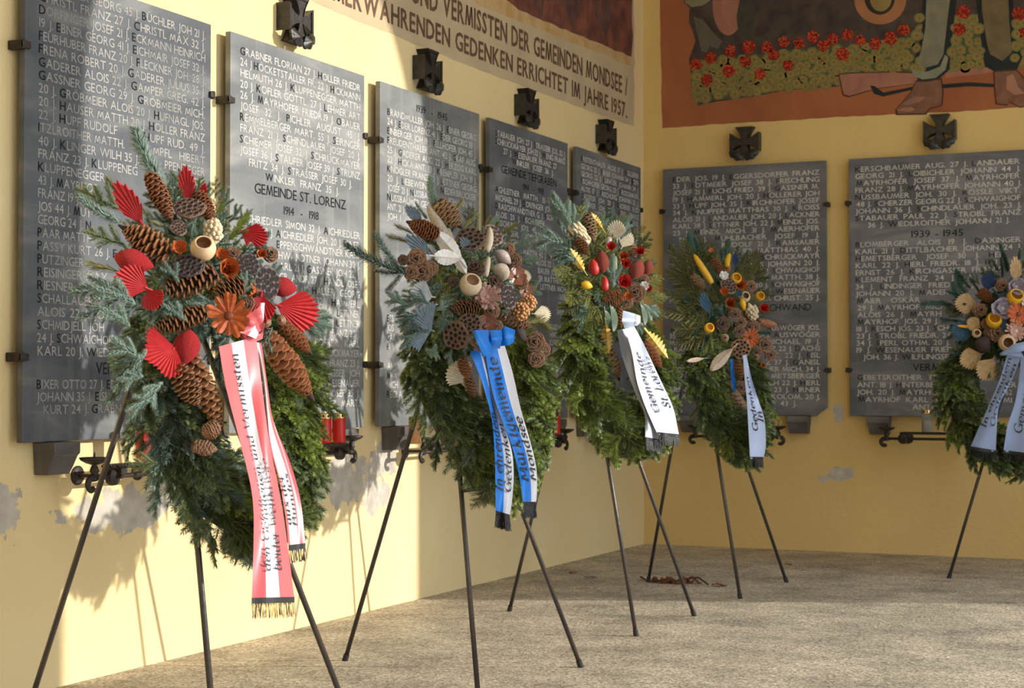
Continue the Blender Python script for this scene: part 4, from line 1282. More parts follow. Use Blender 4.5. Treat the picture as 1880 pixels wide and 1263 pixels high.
ORANGE = dry('orange dyed', (0.52, 0.115, 0.018), (0.36, 0.062, 0.012), 0.5)
OR_D = dry('orange heart', (0.22, 0.05, 0.012))
REDF = dry('red flower', (0.58, 0.028, 0.018), (0.40, 0.014, 0.012), 0.45)
PINK = dry('pale pink petals', (0.56, 0.36, 0.30), (0.44, 0.24, 0.19), 0.5)
LAV = dry('lavender petals', (0.36, 0.31, 0.37), (0.25, 0.205, 0.26), 0.55)
BRL = dry('glossy brown leaf', (0.19, 0.062, 0.026), (0.11, 0.032, 0.014), 0.35)
WHT = dry('bleached white', (0.78, 0.76, 0.72), (0.62, 0.59, 0.55), 0.5)
FLOW = {
    'star': flower_mesh('orange_star', ORANGE, OR_D, 13, 1, 0.25, 0.16, 1), 'cup': flower_mesh('orange_cup', ORANGE, OR_D, 16, 1, 0.95, 0.17, 2), 'rose': flower_mesh('orange_rose', ORANGE, OR_D, 6, 3, 0.85, 0.42, 3),
    'red': flower_mesh('red_flower', REDF, REDF, 6, 3, 0.75, 0.45, 4), 'pink': flower_mesh('pink_flower', PINK, PINK, 14, 2, 0.35, 0.15, 5), 'lav': flower_mesh('lavender_flower', LAV, dry('pale heart', (0.55, 0.5, 0.45)), 6, 2, 0.5, 0.5, 6),
    'brown': flower_mesh('brown_leaf_rosette', BRL, BRL, 5, 1, 0.35, 0.5, 7), 'daisy': flower_mesh('pink_star', PINK, dry('heart', (0.6, 0.5, 0.4)), 18, 2, 0.2, 0.11, 8), 'white': flower_mesh('white_floret', WHT, WHT, 7, 2, 0.5, 0.3, 9),
    'spike': flower_mesh('red_spike_flower', REDF, REDF, 12, 2, 1.0, 0.13, 10),
}

def bulb_mesh(name, m, prof, seg=16, bumps=0, amp=0.0, seed=0):
    mb = MB()
    wob = (lambda a, z: 1 + amp * math.sin(bumps * a + 9 * z)) if bumps else None
    mb.lathe(prof, seg, 0, wob)
    return mb.mesh(name, m, smooth=True)

EGG = [(0.001, 0.0)] + [(0.5 * math.sin(math.pi * u) ** 0.75 * (1.12 - 0.35 * u), u) for u in (0.04, 0.12, 0.22, 0.35, 0.5, 0.65, 0.78, 0.88, 0.95)] + [(0.001, 1.0)]
BULBS = {
    'redfibre': bulb_mesh('fibre_cone', mat('red fibre', (0.64, 0.010, 0.018), 0.75, col2=(0.44, 0.005, 0.010), scale=18, bump=1.0, bscale=26, stretch=(1, 1, 3)), EGG, 20),
    'banksia': bulb_mesh('banksia', mat('brick red banksia', (0.44, 0.075, 0.035), 0.8, col2=(0.26, 0.035, 0.018), scale=30, bump=1.0, bscale=60), EGG, 18),
    'tulip': bulb_mesh('red_bud', REDF, [(0.12, 0), (0.42, 0.12), (0.5, 0.4), (0.42, 0.7), (0.22, 0.95), (0.05, 1.0)], 18, 6, 0.07),
    'yellow': bulb_mesh('yellow_pod', YEL, EGG, 14),
    'cream': bulb_mesh('cream_head', mat('cream florets', (0.72, 0.58, 0.36), 0.8, col2=(0.55, 0.40, 0.22), scale=24, bump=1.0, bscale=40), EGG, 20),
    'stone': bulb_mesh('grey_pod', dry('pinkish grey pod', (0.42, 0.34, 0.31), (0.30, 0.23, 0.21), 0.5), EGG, 16),
    'dark': bulb_mesh('dark_pod', mat('dark pod', (0.075, 0.05, 0.052), 0.7, col2=(0.045, 0.028, 0.03), scale=18, bump=1.0, bscale=22), EGG, 18),
}

def berries_mesh(name, m, n, r0, seed):
    r = random.Random(seed)
    mb = MB()
    bm = bmesh.new()
    bmesh.ops.create_icosphere(bm, subdivisions=1, radius=1.0)
    vv = [v.co.copy() for v in bm.verts]
    ff = [tuple(v.index for v in f.verts) for f in bm.faces]
    bm.free()
    for i in range(n):
        u = (i + 0.5) / n
        z = 1 - 1.5 * u
        a = i * 2.39996
        q = math.sqrt(max(0, 1 - z * z))
        c = Vector((q * math.cos(a) * 0.8, q * math.sin(a) * 0.8, z * 0.8)) * r.uniform(0.85, 1.05)
        rr = r0 * r.uniform(0.85, 1.1)
        mb.add([c + v * rr for v in vv], ff)
    mb.lathe([(0.001, 0.7), (0.6, 0.3), (0.62, -0.3), (0.1, -0.9)], 10)
    return mb.mesh(name, m, smooth=True)

BERRY = {'cream': berries_mesh('berry_cluster', dry('cream berries', (0.74, 0.62, 0.42), (0.64, 0.50, 0.30), 0.45), 34, 0.24, 1), 'tan': berries_mesh('berry_cluster_tan', dry('tan berries', (0.56, 0.30, 0.12), (0.42, 0.19, 0.07), 0.5), 44, 0.2, 2)}

def leaf_mesh(name, m, wavy, seed):
    """long leaf, length 1 along z, half width 0.16, folded on its midrib"""
    r = random.Random(seed)
    mb = MB()
    n = 16
    vs_ = []
    for i in range(n + 1):
        u = i / n
        w = 0.17 * math.sin(math.pi * (0.05 + 0.93 * u)) ** 0.8
        wl = w * (1 + wavy * (0.35 if i % 2 else -0.2))
        c = 0.10 * math.sin(u * 2.6)
        vs_ += [(-wl, c + 0.06 + wavy * 0.03 * (1 if i % 2 else -1), u), (0, c, u), (wl, c + 0.06 + wavy * 0.03 * (1 if i % 3 else -1), u)]
    fs = [(3 * k + j, 3 * k + j + 1, 3 * k + j + 4, 3 * k + j + 3) for k in range(n) for j in range(2)]
    mb.add(vs_, fs)
    mb.tube([(0, 0, -0.25), (0, 0.01, 0.1), (0, 0.09, 0.6)], [0.018, 0.016, 0.006], 6)
    return mb.mesh(name, m)

LEAVES = {'yellow': leaf_mesh('yellow_leaf', dry('yellow leaf', (0.78, 0.47, 0.06), (0.80, 0.58, 0.22), 0.5), 1.0, 1), 'beige': leaf_mesh('beige_leaf', dry('beige leaf', (0.50, 0.40, 0.30), (0.40, 0.29, 0.20)), 0.1, 2),
          'euca': leaf_mesh('eucalyptus_leaf', dry('eucalyptus', (0.14, 0.19, 0.125), (0.10, 0.15, 0.09), 0.5), 0.1, 3), 'white': leaf_mesh('white_leaf', WHT, 0.15, 4), 'blue': leaf_mesh('blue_leaf', BLUEF, 0.9, 5), 'dark': leaf_mesh('dark_leaf', dry('oxblood leaf', (0.16, 0.03, 0.02), (0.09, 0.02, 0.014)), 0.2, 6)}

def pod_mesh(name, m):
    mb = MB()
    pts = [(0.05 * math.sin(u * 3), 0.03 * math.sin(u * 2), u) for u in (0, 0.1, 0.3, 0.5, 0.7, 0.88, 0.97, 1.0)]
    mb.tube(pts, [0.09, 0.12, 0.135, 0.135, 0.12, 0.085, 0.045, 0.01], 10)
    return mb.mesh(name, m, smooth=True)

PODS = {'bone': pod_mesh('bleached_pod', mat('bleached corn', (0.62, 0.53, 0.42), 0.7, col2=(0.46, 0.36, 0.26), scale=14, bump=0.8, bscale=30, stretch=(1, 1, 2))), 'yellow': pod_mesh('yellow_stalk', YEL), 'green': pod_mesh('green_pod', dry('sage stalk', (0.26, 0.29, 0.15), (0.18, 0.2, 0.1))),
        'wood': pod_mesh('wooden_stalk', dry('brown stalk', (0.32, 0.2, 0.12)))}
# ------------------------------------------------------------------ wreaths on tripod easels
STEEL_LEG = mat('dark painted steel', (0.040, 0.038, 0.038), 0.36, metal=0.3, col2=(0.075, 0.058, 0.047), scale=7, detail=6, bump=0.15, bscale=60)
RUBBER = mat('rubber foot', (0.02, 0.018, 0.016), 0.8)
RING_CORE = mat('wreath base', (0.022, 0.038, 0.012), 0.9, col2=(0.04, 0.055, 0.018), scale=20, bump=0.6, bscale=40)

class Wreath:
    def __init__(self, label, easel_label, F, Rr, back, apex, dome, seed, k=1.0):
        self.r = random.Random(seed)
        self.F, self.Rr, self.back, self.apex = Vector(F), Vector(Rr), Vector(back), Vector(apex)
        mid = (self.F + self.Rr) / 2
        self.hor = (self.Rr - self.F).normalized()
        self.up = (self.apex - mid)
        self.up = (self.up - self.hor * self.up.dot(self.hor)).normalized()
        self.n = self.hor.cross(self.up).normalized()
        self.O = mid
        self.dome = dome
        self.k = k
        self.t = empty('wreath', mid + self.up * 0.8 + self.n * 0.05, label, 'wreath', 'memorial wreaths on easels')
        self.easel(easel_label)

    def easel(self, label):
        c = Vector((self.apex.x, self.apex.y, 0)) * 0.5 + self.O * 0.5
        c.z = 0
        t = empty('wreath_easel', c, label, 'easel', 'steel tripod easels')
        top = self.apex
        for foot in (self.F, self.Rr, self.back):
            f = Vector(foot)
            d = (top - f).normalized()
            mb = MB()
            mb.tube([f + d * 0.012, f.lerp(top, 0.5), top], [0.0095, 0.0095, 0.0095], 10)
            lg = rel(mb, c).build('leg', STEEL_LEG, t, smooth=True, base=c)
            mb = MB()
            mb.tube([f, f + d * 0.03], [0.013, 0.012], 10)
            rel(mb, c).build('foot_cap', RUBBER, lg, base=c)
        mb = MB()
        a, b = self.F.lerp(top, 0.52), self.Rr.lerp(top, 0.52)
        mb.tube([a, b], 0.007, 8)
        rel(mb, c).build('crossbar', STEEL_LEG, t, base=c)
        for q in (a, b):
            mb = MB()
            mb.tube([q, q + self.n * 0.10, q + self.n * 0.12 + self.up * 0.03], 0.006, 6)
            rel(mb, c).build('hook', STEEL_LEG, t, base=c)

    # ---- placing
    def P(self, px, py, w):
        return atp(px, py, self.O + self.n * w, self.n)

    def W(self, px, py):
        cx, cy, rx, ry, w0, dw = self.dome
        q = ((px - cx) / rx) ** 2 + ((py - cy) / ry) ** 2
        return w0 - dw * min(q, 1.3)

    def pxm(self, px, py):
        return (self.P(px, py, 0.15) - CAM).dot(CD) / FPX

    def put(self, name, me, loc, z, y=None, scale=(1, 1, 1), roll=0.0, label=None):
        z = z.normalized()
        y = y if y is not None else -CD
        y = y - z * y.dot(z)
        y = y.normalized() if y.length > 1e-3 else z.orthogonal().normalized()
        x = y.cross(z)
        m = Matrix((x, y, z)).transposed().to_4x4() @ Matrix.Rotation(roll, 4, 'Z')
        o = bpy.data.objects.new(name, me)
        COL.objects.link(o)
        o.parent = self.t
        o.rotation_euler = m.to_euler()
        o.scale = scale if isinstance(scale, (tuple, list)) else (scale,) * 3
        o.location = loc - self.t.location
        if label:
            o['label'] = label
        return o

    def ends(self, x0, y0, x1, y1, dw=0.0, lift=0.0):
        """two photo points -> world points on the bouquet's surface; lift raises the second one"""
        a = self.P(x0, y0, self.W(x0, y0) + dw)
        b = self.P(x1, y1, self.W(x1, y1) + dw + lift)
        # keep depth differences modest so that lengths follow the picture
        m = (x0 + x1) / 2, (y0 + y1) / 2
        wm = self.W(*m) + dw
        pa, pb = self.depth_pt(x0, y0, m, wm), self.depth_pt(x1, y1, m, wm)
        k = 0.35
        a2, b2 = pa.lerp(a, k), pb.lerp(b, k)
        return a2, b2 - CD * lift

    def depth_pt(self, x, y, m, wm):
        c = self.P(m[0], m[1], wm)
        return atp(x, y, c, CD)

    def cone(self, kind, x0, y0, x1, y1, r, dw=0.0, lift=0.0):
        a, b = self.ends(x0, y0, x1, y1, dw, lift)
        L = (b - a).length
        w = self.k * r * self.pxm(x0, y0) * 2 * ASPECT[kind] * (0.82 if kind == 'open' else 0.9)
        self.put('pine_cone', CONES[kind], a, b - a, scale=(w, w, L), roll=self.r.uniform(0, 6.28))

    def rcone(self, kind, x, y, r, fx=0.0, fy=0.0, dw=0.0):
        """round cone whose tip faces the viewer, leaning by (fx, fy)"""
        d = (-CD + CR * fx + CU * fy).normalized()
        s = self.k * r * self.pxm(x, y) * 2
        c = self.depth_pt(x, y, (x, y), self.W(x, y) + dw)
        self.put('pine_cone', CONES[kind], c - d * s * 0.6, d, y=CU, scale=(s * ASPECT[kind] * 0.8, s * ASPECT[kind] * 0.8, s), roll=self.r.uniform(0, 6.28))

    def fan(self, col, shape, x0, y0, x1, y1, tilt=0.0, k=1.0, dw=0.0, lift=0.03):
        a, b = self.ends(x0, y0, x1, y1, dw, lift)
        L = (b - a).length
        nrm = (-CD + CR * tilt)
        self.put('palm_fan', FANS[col][shape], a, b - a, y=-nrm, scale=(L * k, L * 0.8, L))

    def face(self, name, me, x, y, r, fx=0.0, fy=0.0, dw=0.0, ry=None, label=None):
        d = (-CD + CR * fx + CU * fy).normalized()
        r, ry = r * self.k, ry and ry * self.k
        s = r * self.pxm(x, y)
        c = self.depth_pt(x, y, (x, y), self.W(x, y) + dw)
        return self.put(name, me, c, d, y=CU, scale=(s, (ry or r) * self.pxm(x, y), s), roll=0.0 if ry else self.r.uniform(0, 6.28), label=label)

    def bulb(self, name, me, x0, y0, x1, y1, r, dw=0.0, lift=0.0):
        a, b = self.ends(x0, y0, x1, y1, dw, lift)
        w = r * self.pxm(x0, y0) * 2
        self.put(name, me, a, b - a, scale=(w, w, (b - a).length), roll=self.r.uniform(0, 6))

    def spike(self, name, me, x0, y0, x1, y1, r, dw=0.0):
        a, b = self.ends(x0, y0, x1, y1, dw)
        w = r * self.pxm(x0, y0)
        self.put(name, me, (a + b) / 2, b - a, scale=(w, w, (b - a).length * 0.55), roll=self.r.uniform(0, 6))

    def leaf(self, name, me, x0, y0, x1, y1, w, dw=0.0, lift=0.0):
        a, b = self.ends(x0, y0, x1, y1, dw, lift)
        s = w * self.pxm(x0, y0) / 0.17
        self.put(name, me, a, b - a, y=CD, scale=(s, s * 1.2, (b - a).length))

    def pod(self, name, me, x0, y0, x1, y1, r, dw=0.0, lift=0.0):
        a, b = self.ends(x0, y0, x1, y1, dw, lift)
        w = r * self.pxm(x0, y0) / 0.13
        self.put(name, me, a, b - a, scale=(w, w, (b - a).length), roll=self.r.uniform(0, 6))

    def sprig(self, kind, x0, y0, x1, y1, dw=None, lift=0.0, k=None):
        dw = dw if dw is not None else (0.015 if kind == 'blue' else -0.03)
        k = k if k is not None else (1.12 if kind in ('bluelong', 'teal', 'green') else 1.0)
        a, b = self.ends(x0, y0, x1, y1, dw, lift)
        L = (b - a).length
        nrm = -CD + self.n * 0.5 + CU * 0.3
        s = max(L, 0.05)
        self.put(SPRIG_NAME[kind], self.r.choice(SPRIG[kind]), a, b - a, y=nrm, scale=(s * k, s * k, L), roll=self.r.uniform(-0.3, 0.3))
        if kind in ('bluefir', 'blue', 'cyp', 'dark', 'lime', 'fresh'):      # a second, looser twig beside it
            j = lambda q: q + self.r.uniform(-9, 9)
            a, b = self.ends(x0, y0, j(x1), j(y1), dw - 0.02, lift)
            L = (b - a).length * 0.95
            self.put(SPRIG_NAME[kind], self.r.choice(SPRIG[kind]), a, b - a, y=nrm, scale=max(L, 0.05), roll=self.r.uniform(-0.8, 0.8))

    # ---- the fir ring
    def ring(self, a0, b0, ra, rb, w0, tube, kinds, count, ln=(0.13, 0.19), phi0=0.0, phi1=2 * math.pi):
        c = self.O + self.hor * a0 + self.up * b0 + self.n * w0
        N = 40
        def q(p):
            cp = math.cos(p)      # egg shape: narrower and flatter towards the top, under the bouquet
            return c + self.hor * (ra * math.sin(p) * (1 - 0.38 * max(0, cp))) + self.up * (rb * cp * (0.62 if cp > 0 else 1.0))
        mb = MB()
        pts = [q(2 * math.pi * i / N) for i in range(N + 1)]
        mb.tube(pts, tube * 0.55, 12, cap=False)
        rel(mb, c).build('ring_base', RING_CORE, self.t, smooth=True, base=c)
        for i in range(count):
            p = phi0 + (phi1 - phi0) * (i + self.r.uniform(-0.5, 0.5)) / count
            o = q(p)
            tg = (q(p + 0.01) - q(p - 0.01)).normalized()
            if tg.dot(self.up) > 0:         # sprigs hang downwards on both limbs
                tg = -tg
            outv = (o - c).normalized()
            psi = self.r.uniform(-2.1, 1.6)
            rad = self.n * math.cos(psi) - outv * math.sin(psi)
            base = o + rad * tube * 0.45 - tg * 0.04
            side = self.n.cross(tg)
            d = tg * self.r.uniform(0.65, 0.95) + rad * self.r.uniform(0.30, 0.60) + side * self.r.uniform(-0.35, 0.35)
            kd = self.r.choices([k for k, _ in kinds], [v for _, v in kinds])[0]
            if callable(kd):
                kd = kd(p, psi, self.r)
            L = self.r.uniform(*ln) * (0.75 if math.cos(p) > 0.35 else 1.0)
            self.put(SPRIG_NAME[kd], self.r.choice(SPRIG[kd]), base, d, y=rad, scale=L, roll=self.r.uniform(-0.5, 0.5))

    # ---- greenery between the flowers, on a moss cushion
    def fill(self, cx, cy, rx, ry, kinds, n, ln=(34, 54), w0=0.0):
        c = self.P(cx, cy + ry * 0.12, self.W(cx, cy) - 0.19)
        s = self.pxm(cx, cy)
        mb = MB()
        k = 12
        prof = [(math.cos(math.pi * (i / k - 0.5)) + 0.001, math.sin(math.pi * (i / k - 0.5))) for i in range(k + 1)]
        mb.lathe(prof, 20)
        self.put('moss_cushion', mb.mesh('moss_cushion', RING_CORE, smooth=True), c, self.n * 0.6 - CD * 0.8, y=CU, scale=(rx * s * 0.66, ry * s * 0.70, 0.10))
        for i in range(n):
            q = math.sqrt((i + 0.5) / n)
            a = i * 2.39996
            x, y = cx + rx * 0.95 * q * math.cos(a), cy + ry * 0.95 * q * math.sin(a)
            L = self.r.uniform(*ln)
            dx, dy = math.cos(a) + self.r.uniform(-0.5, 0.5), math.sin(a) + self.r.uniform(-0.5, 0.5)
            m = math.hypot(dx, dy) + 1e-6
            L *= 0.62 if q < 0.75 else 1.0
            kd = self.r.choice(kinds)
            p, e = self.ends(x, y, x + dx / m * L, y + dy / m * L, -0.045, 0.035)
            self.put(SPRIG_NAME[kd], self.r.choice(SPRIG[kd]), p, e - p, y=-CD + self.n * 0.4, scale=max(0.07, (e - p).length), roll=self.r.uniform(-0.7, 0.7))

    # ---- ribbon tails
    def tail(self, left, right, bands, mats, texts, fringe, w_top=0.36, w_bot=0.30, waves=1.0, fr_cols=(0, 0, 1), seed=0, ink=None):
        """left/right: photo points down the two edges; bands: fractions where the colour changes; texts: (text, s0, s1, base fraction, cap fraction)"""
        def poly(pts, t):
            ys = [0.0]
            for i in range(1, len(pts)):
                ys.append(ys[-1] + math.hypot(pts[i][0] - pts[i - 1][0], pts[i][1] - pts[i - 1][1]))
            u = t * ys[-1]
            for i in range(1, len(pts)):
                if u <= ys[i] or i == len(pts) - 1:
                    k = (u - ys[i - 1]) / max(1e-6, ys[i] - ys[i - 1])
                    k = max(0, min(1, k))
                    return (pts[i - 1][0] + (pts[i][0] - pts[i - 1][0]) * k, pts[i - 1][1] + (pts[i][1] - pts[i - 1][1]) * k)
        ph = self.r.uniform(0, 6)
        def S(t, u, off=0.0):           # t down, u across
            def sm(pts):
                h = 0.035
                q = [poly(pts, min(1, max(0, t + d))) for d in (-2 * h, -h, 0, h, 2 * h)]
                if t < 2 * h or t > 1 - 2 * h:
                    return poly(pts, t)
                return (sum(p[0] for p in q) / 5, sum(p[1] for p in q) / 5)
            l, r_ = sm(left), sm(right)
            x, y = l[0] + (r_[0] - l[0]) * u, l[1] + (r_[1] - l[1]) * u
            w = w_top + (w_bot - w_top) * t + waves * (0.010 * math.sin(u * 5.5 + ph + t * 4) + 0.008 * math.sin(t * 11 + ph + u * 2)) * min(1, t * 4 + 0.2)
            return self.P(x, y, w) - CD * off
        nr, cols = 48, []
        edges = [0.0] + list(bands) + [1.0]
        for a, b in zip(edges[:-1], edges[1:]):
            cols += [a + (b - a) * k / 4 for k in range(4)]
        cols.append(1.0)
        mb = MB()
        vs_ = [S(i / nr, u) for i in range(nr + 1) for u in cols]
        nc = len(cols)
        for i in range(nr):
            for j in range(nc - 1):
                mb.add([], [])
                mb.f.append((i * nc + j, (i + 1) * nc + j, (i + 1) * nc + j + 1, i * nc + j + 1))
                mb.m.append(j // 4)
        mb.v = [tuple(p) for p in vs_]
        mb.t = [0.0] * len(vs_)
        base = self.t.location.copy()
        rb = rel(mb, base).build('ribbon_tail', mats, self.t, smooth=True, base=base)
        for (text, s0, s1, ub, cap) in texts:
            gl, w = script_layout(text)
            mt = MB()
            for vv, ff in gl:
                # text runs up the ribbon, the tops of the letters to the left
                mt.add([S(1 - (s0 + (s1 - s0) * x / w), ub - y * cap, 0.011) for x, y in vv], ff)
            rel(mt, base).build('lettering', ink or RIB_INK, rb, base=base)['kind'] = 'stuff'
        if fringe:
            mf = MB()
            n = 34
            rr = random.Random(seed + 5)
            ln = fringe * self.pxm(left[-1][0], left[-1][1])
            dn = Vector((0, 0, -1))
            # woven heading tape
            for j in range(12):
                a, b = S(1, j / 12, 0.002), S(1, (j + 1) / 12, 0.002)
                mf.add([a + Vector((0, 0, 0.010)), b + Vector((0, 0, 0.010)), b + dn * 0.010, a + dn * 0.010], [(0, 1, 2, 3)], 0)
            for lay in range(3):
                for j in range(n):
                    u = (j + rr.random()) / n
                    p = S(1, u, 0.001 * lay) + dn * 0.006
                    e = p + dn * (ln * rr.uniform(0.8, 1.05)) + CR * rr.uniform(-0.006, 0.006) - CD * rr.uniform(-0.004, 0.006)
                    mf.tube([p, (p + e) / 2 - CD * rr.uniform(0, 0.003), e], 0.0011, 3, fr_cols[rr.randrange(len(fr_cols))], cap=False)
            rel(mf, base).build('fringe', [FRINGE_B, FRINGE_G], rb, base=base)['kind'] = 'stuff'
        return rb

    def strip(self, name, pts, mats, halfw=None):
        """folded ribbon loop: list of (left point, right point, w)"""
        mb = MB()
        vs_ = []
        K = 4
        for i in range(len(pts) - 1):
            for s in range(K):
                k = s / K
                kk = k * k * (3 - 2 * k)
                (l0, r0, w0), (l1, r1, w1) = pts[i], pts[i + 1]
                L = (l0[0] + (l1[0] - l0[0]) * k, l0[1] + (l1[1] - l0[1]) * k)
                Q = (r0[0] + (r1[0] - r0[0]) * k, r0[1] + (r1[1] - r0[1]) * k)
                w = w0 + (w1 - w0) * kk
                for u in (0, 0.25, 0.5, 0.75, 1.0):
                    vs_.append(self.P(L[0] + (Q[0] - L[0]) * u, L[1] + (Q[1] - L[1]) * u, w + 0.012 * math.sin(math.pi * u)))
        (l1, r1, w1) = pts[-1]
        for u in (0, 0.25, 0.5, 0.75, 1.0):
            vs_.append(self.P(l1[0] + (r1[0] - l1[0]) * u, l1[1] + (r1[1] - l1[1]) * u, w1))
        n = len(vs_) // 5
        mb.add(vs_, [(i * 5 + j, (i + 1) * 5 + j, (i + 1) * 5 + j + 1, i * 5 + j + 1) for i in range(n - 1) for j in range(4)])
        if len(mats) > 1:
            mb.m = [0 if (q % 4) < 2 else 1 for q in range(len(mb.f))]
        base = self.t.location.copy()
        return rel(mb, base).build(name, mats, self.t, smooth=True, base=base)

SATIN_RED = mat('red satin', (0.62, 0.085, 0.095), 0.38, sheen=0.5, spec=0.6)
SATIN_SILVER = mat('silver white satin', (0.56, 0.60, 0.70), 0.42, spec=0.4)
SATIN_WHITE = mat('white satin', (0.70, 0.69, 0.72), 0.38, sheen=0.3, spec=0.5)
SATIN_BLUE = mat('blue satin', (0.006, 0.20, 0.72), 0.38, spec=0.4)
SATIN_DUSK = mat('dusty blue satin', (0.26, 0.34, 0.55), 0.4, spec=0.4)
SATIN_PALE = mat('pale blue-white satin', (0.50, 0.58, 0.78), 0.4, spec=0.4)
RIB_INK = mat('ribbon print', (0.025, 0.025, 0.035), 0.5)
FRINGE_B = mat('black fringe', (0.012, 0.011, 0.012), 0.6)
FRINGE_G = mat('gold fringe', (0.55, 0.38, 0.13), 0.4, metal=0.5)

# ---- slanted broad-nib script for the ribbons: each letter is a set of pen strokes on a grid, x-height 1
def _arc(cx, cy, rx, ry, a0, a1, n=9):
    return [(cx + rx * math.cos(R(a0 + (a1 - a0) * i / n)), cy + ry * math.sin(R(a0 + (a1 - a0) * i / n))) for i in range(n + 1)]

ASC, DSC = 1.52, -0.5
PEN = {
    'a': (0.86, [_arc(0.42, 0.5, 0.36, 0.5, 60, 360 - 60, 12), [(0.62, 0.95), (0.62, 0.12), (0.70, 0.0), (0.84, 0.08)]]),
    'b': (0.86, [[(0.12, ASC), (0.12, 0.1)], _arc(0.42, 0.5, 0.36, 0.5, 120, -130, 12)]),
    'c': (0.74, [_arc(0.42, 0.5, 0.36, 0.5, 50, 310, 12)]),
    'd': (0.90, [_arc(0.40, 0.5, 0.36, 0.5, 60, 300, 12), [(0.64, ASC), (0.64, 0.12), (0.72, 0.0), (0.86, 0.08)]]),
    'e': (0.78, [[(0.10, 0.52), (0.70, 0.56)], _arc(0.41, 0.5, 0.34, 0.5, 10, 320, 13)]),
    'f': (0.60, [[(0.66, 1.5), (0.50, 1.62), (0.34, 1.5), (0.30, 1.2), (0.28, 0.0)], [(0.06, 1.0), (0.56, 1.0)], [(0.10, 0.0), (0.46, 0.0)]]),
    'g': (0.86, [_arc(0.40, 0.5, 0.34, 0.5, 60, 300, 12), [(0.64, 0.98), (0.64, -0.2), (0.52, -0.5), (0.26, -0.55), (0.08, -0.4)]]),
    'h': (0.92, [[(0.12, ASC), (0.12, 0.0)], [(0.12, 0.7), (0.36, 0.98), (0.58, 0.95), (0.66, 0.7), (0.66, 0.1), (0.74, 0.0), (0.88, 0.06)]]),
    'i': (0.42, [[(0.04, 0.92), (0.16, 0.98), (0.16, 0.1), (0.24, 0.0), (0.38, 0.08)], [(0.14, 1.36), (0.20, 1.30)]]),
    'k': (0.90, [[(0.12, ASC), (0.12, 0.0)], [(0.70, 0.96), (0.14, 0.46)], [(0.32, 0.6), (0.64, 0.06), (0.84, 0.04)]]),
    'l': (0.42, [[(0.04, 1.55), (0.16, ASC), (0.16, 0.1), (0.24, 0.0), (0.38, 0.08)]]),
    'm': (1.34, [[(0.02, 0.92), (0.12, 0.98), (0.12, 0.0)], [(0.12, 0.7), (0.34, 0.98), (0.54, 0.95), (0.60, 0.7), (0.60, 0.0)], [(0.60, 0.7), (0.82, 0.98), (1.02, 0.95), (1.08, 0.7), (1.08, 0.1), (1.16, 0.0), (1.30, 0.06)]]),
    'n': (0.92, [[(0.02, 0.92), (0.12, 0.98), (0.12, 0.0)], [(0.12, 0.7), (0.36, 0.98), (0.58, 0.95), (0.66, 0.7), (0.66, 0.1), (0.74, 0.0), (0.88, 0.06)]]),
    'o': (0.86, [_arc(0.42, 0.5, 0.36, 0.5, 90, 450, 18)]),
    'r': (0.68, [[(0.02, 0.92), (0.14, 0.98), (0.14, 0.0)], [(0.14, 0.65), (0.34, 0.96), (0.60, 0.94)], [(0.0, 0.0), (0.32, 0.0)]]),
    's': (0.68, [[(0.60, 0.84), (0.42, 1.0), (0.18, 0.92), (0.14, 0.70), (0.34, 0.54), (0.56, 0.40), (0.58, 0.16), (0.38, 0.0), (0.08, 0.12)]]),
    't': (0.58, [[(0.24, 1.35), (0.22, 0.16), (0.32, 0.0), (0.52, 0.08)], [(0.04, 1.0), (0.50, 1.0)]]),
    'u': (0.92, [[(0.02, 0.92), (0.12, 0.98), (0.12, 0.3), (0.24, 0.02), (0.46, 0.06), (0.64, 0.36)], [(0.64, 0.98), (0.64, 0.1), (0.72, 0.0), (0.86, 0.06)]]),
    'z': (0.72, [[(0.08, 0.96), (0.62, 0.96), (0.08, 0.03), (0.64, 0.03)]]),
    'B': (1.10, [[(0.18, 1.5), (0.18, 0.0)], [(0.02, 1.5), (0.50, 1.5), (0.80, 1.36), (0.80, 0.96), (0.50, 0.80), (0.18, 0.80)], [(0.50, 0.80), (0.92, 0.64), (0.92, 0.16), (0.55, 0.0), (0.02, 0.0)]]),
    'G': (1.22, [_arc(0.62, 0.75, 0.54, 0.75, 45, 335, 16), [(1.08, 0.02), (1.08, 0.62)], [(0.76, 0.64), (1.22, 0.64)]]),
    'I': (0.56, [[(0.26, 1.5), (0.26, 0.0)], [(0.04, 1.5), (0.48, 1.5)], [(0.04, 0.0), (0.48, 0.0)]]),
    'L': (0.98, [[(0.20, 1.5), (0.20, 0.0)], [(0.02, 1.5), (0.42, 1.5)], [(0.02, 0.0), (0.80, 0.0), (0.88, 0.36)]]),
    'M': (1.50, [[(0.16, 0.0), (0.22, 1.5), (0.72, 0.1), (1.22, 1.5), (1.26, 0.0)], [(0.0, 0.0), (0.34, 0.0)], [(1.08, 0.0), (1.46, 0.0)]]),
    'S': (0.94, [[(0.80, 1.20), (0.62, 1.48), (0.26, 1.44), (0.14, 1.12), (0.34, 0.86), (0.66, 0.68), (0.82, 0.38), (0.66, 0.06), (0.28, 0.02), (0.06, 0.30)]]),
    'V': (1.10, [[(0.06, 1.5), (0.52, 0.02), (1.02, 1.5)], [(-0.04, 1.5), (0.30, 1.5)], [(0.84, 1.5), (1.14, 1.5)]]),
    'W': (1.60, [[(0.06, 1.5), (0.42, 0.04), (0.80, 1.4), (1.18, 0.04), (1.54, 1.5)], [(-0.04, 1.5), (0.28, 1.5)], [(1.38, 1.5), (1.66, 1.5)]]),
    '.': (0.30, [[(0.10, 0.08), (0.18, 0.02)]]),
}

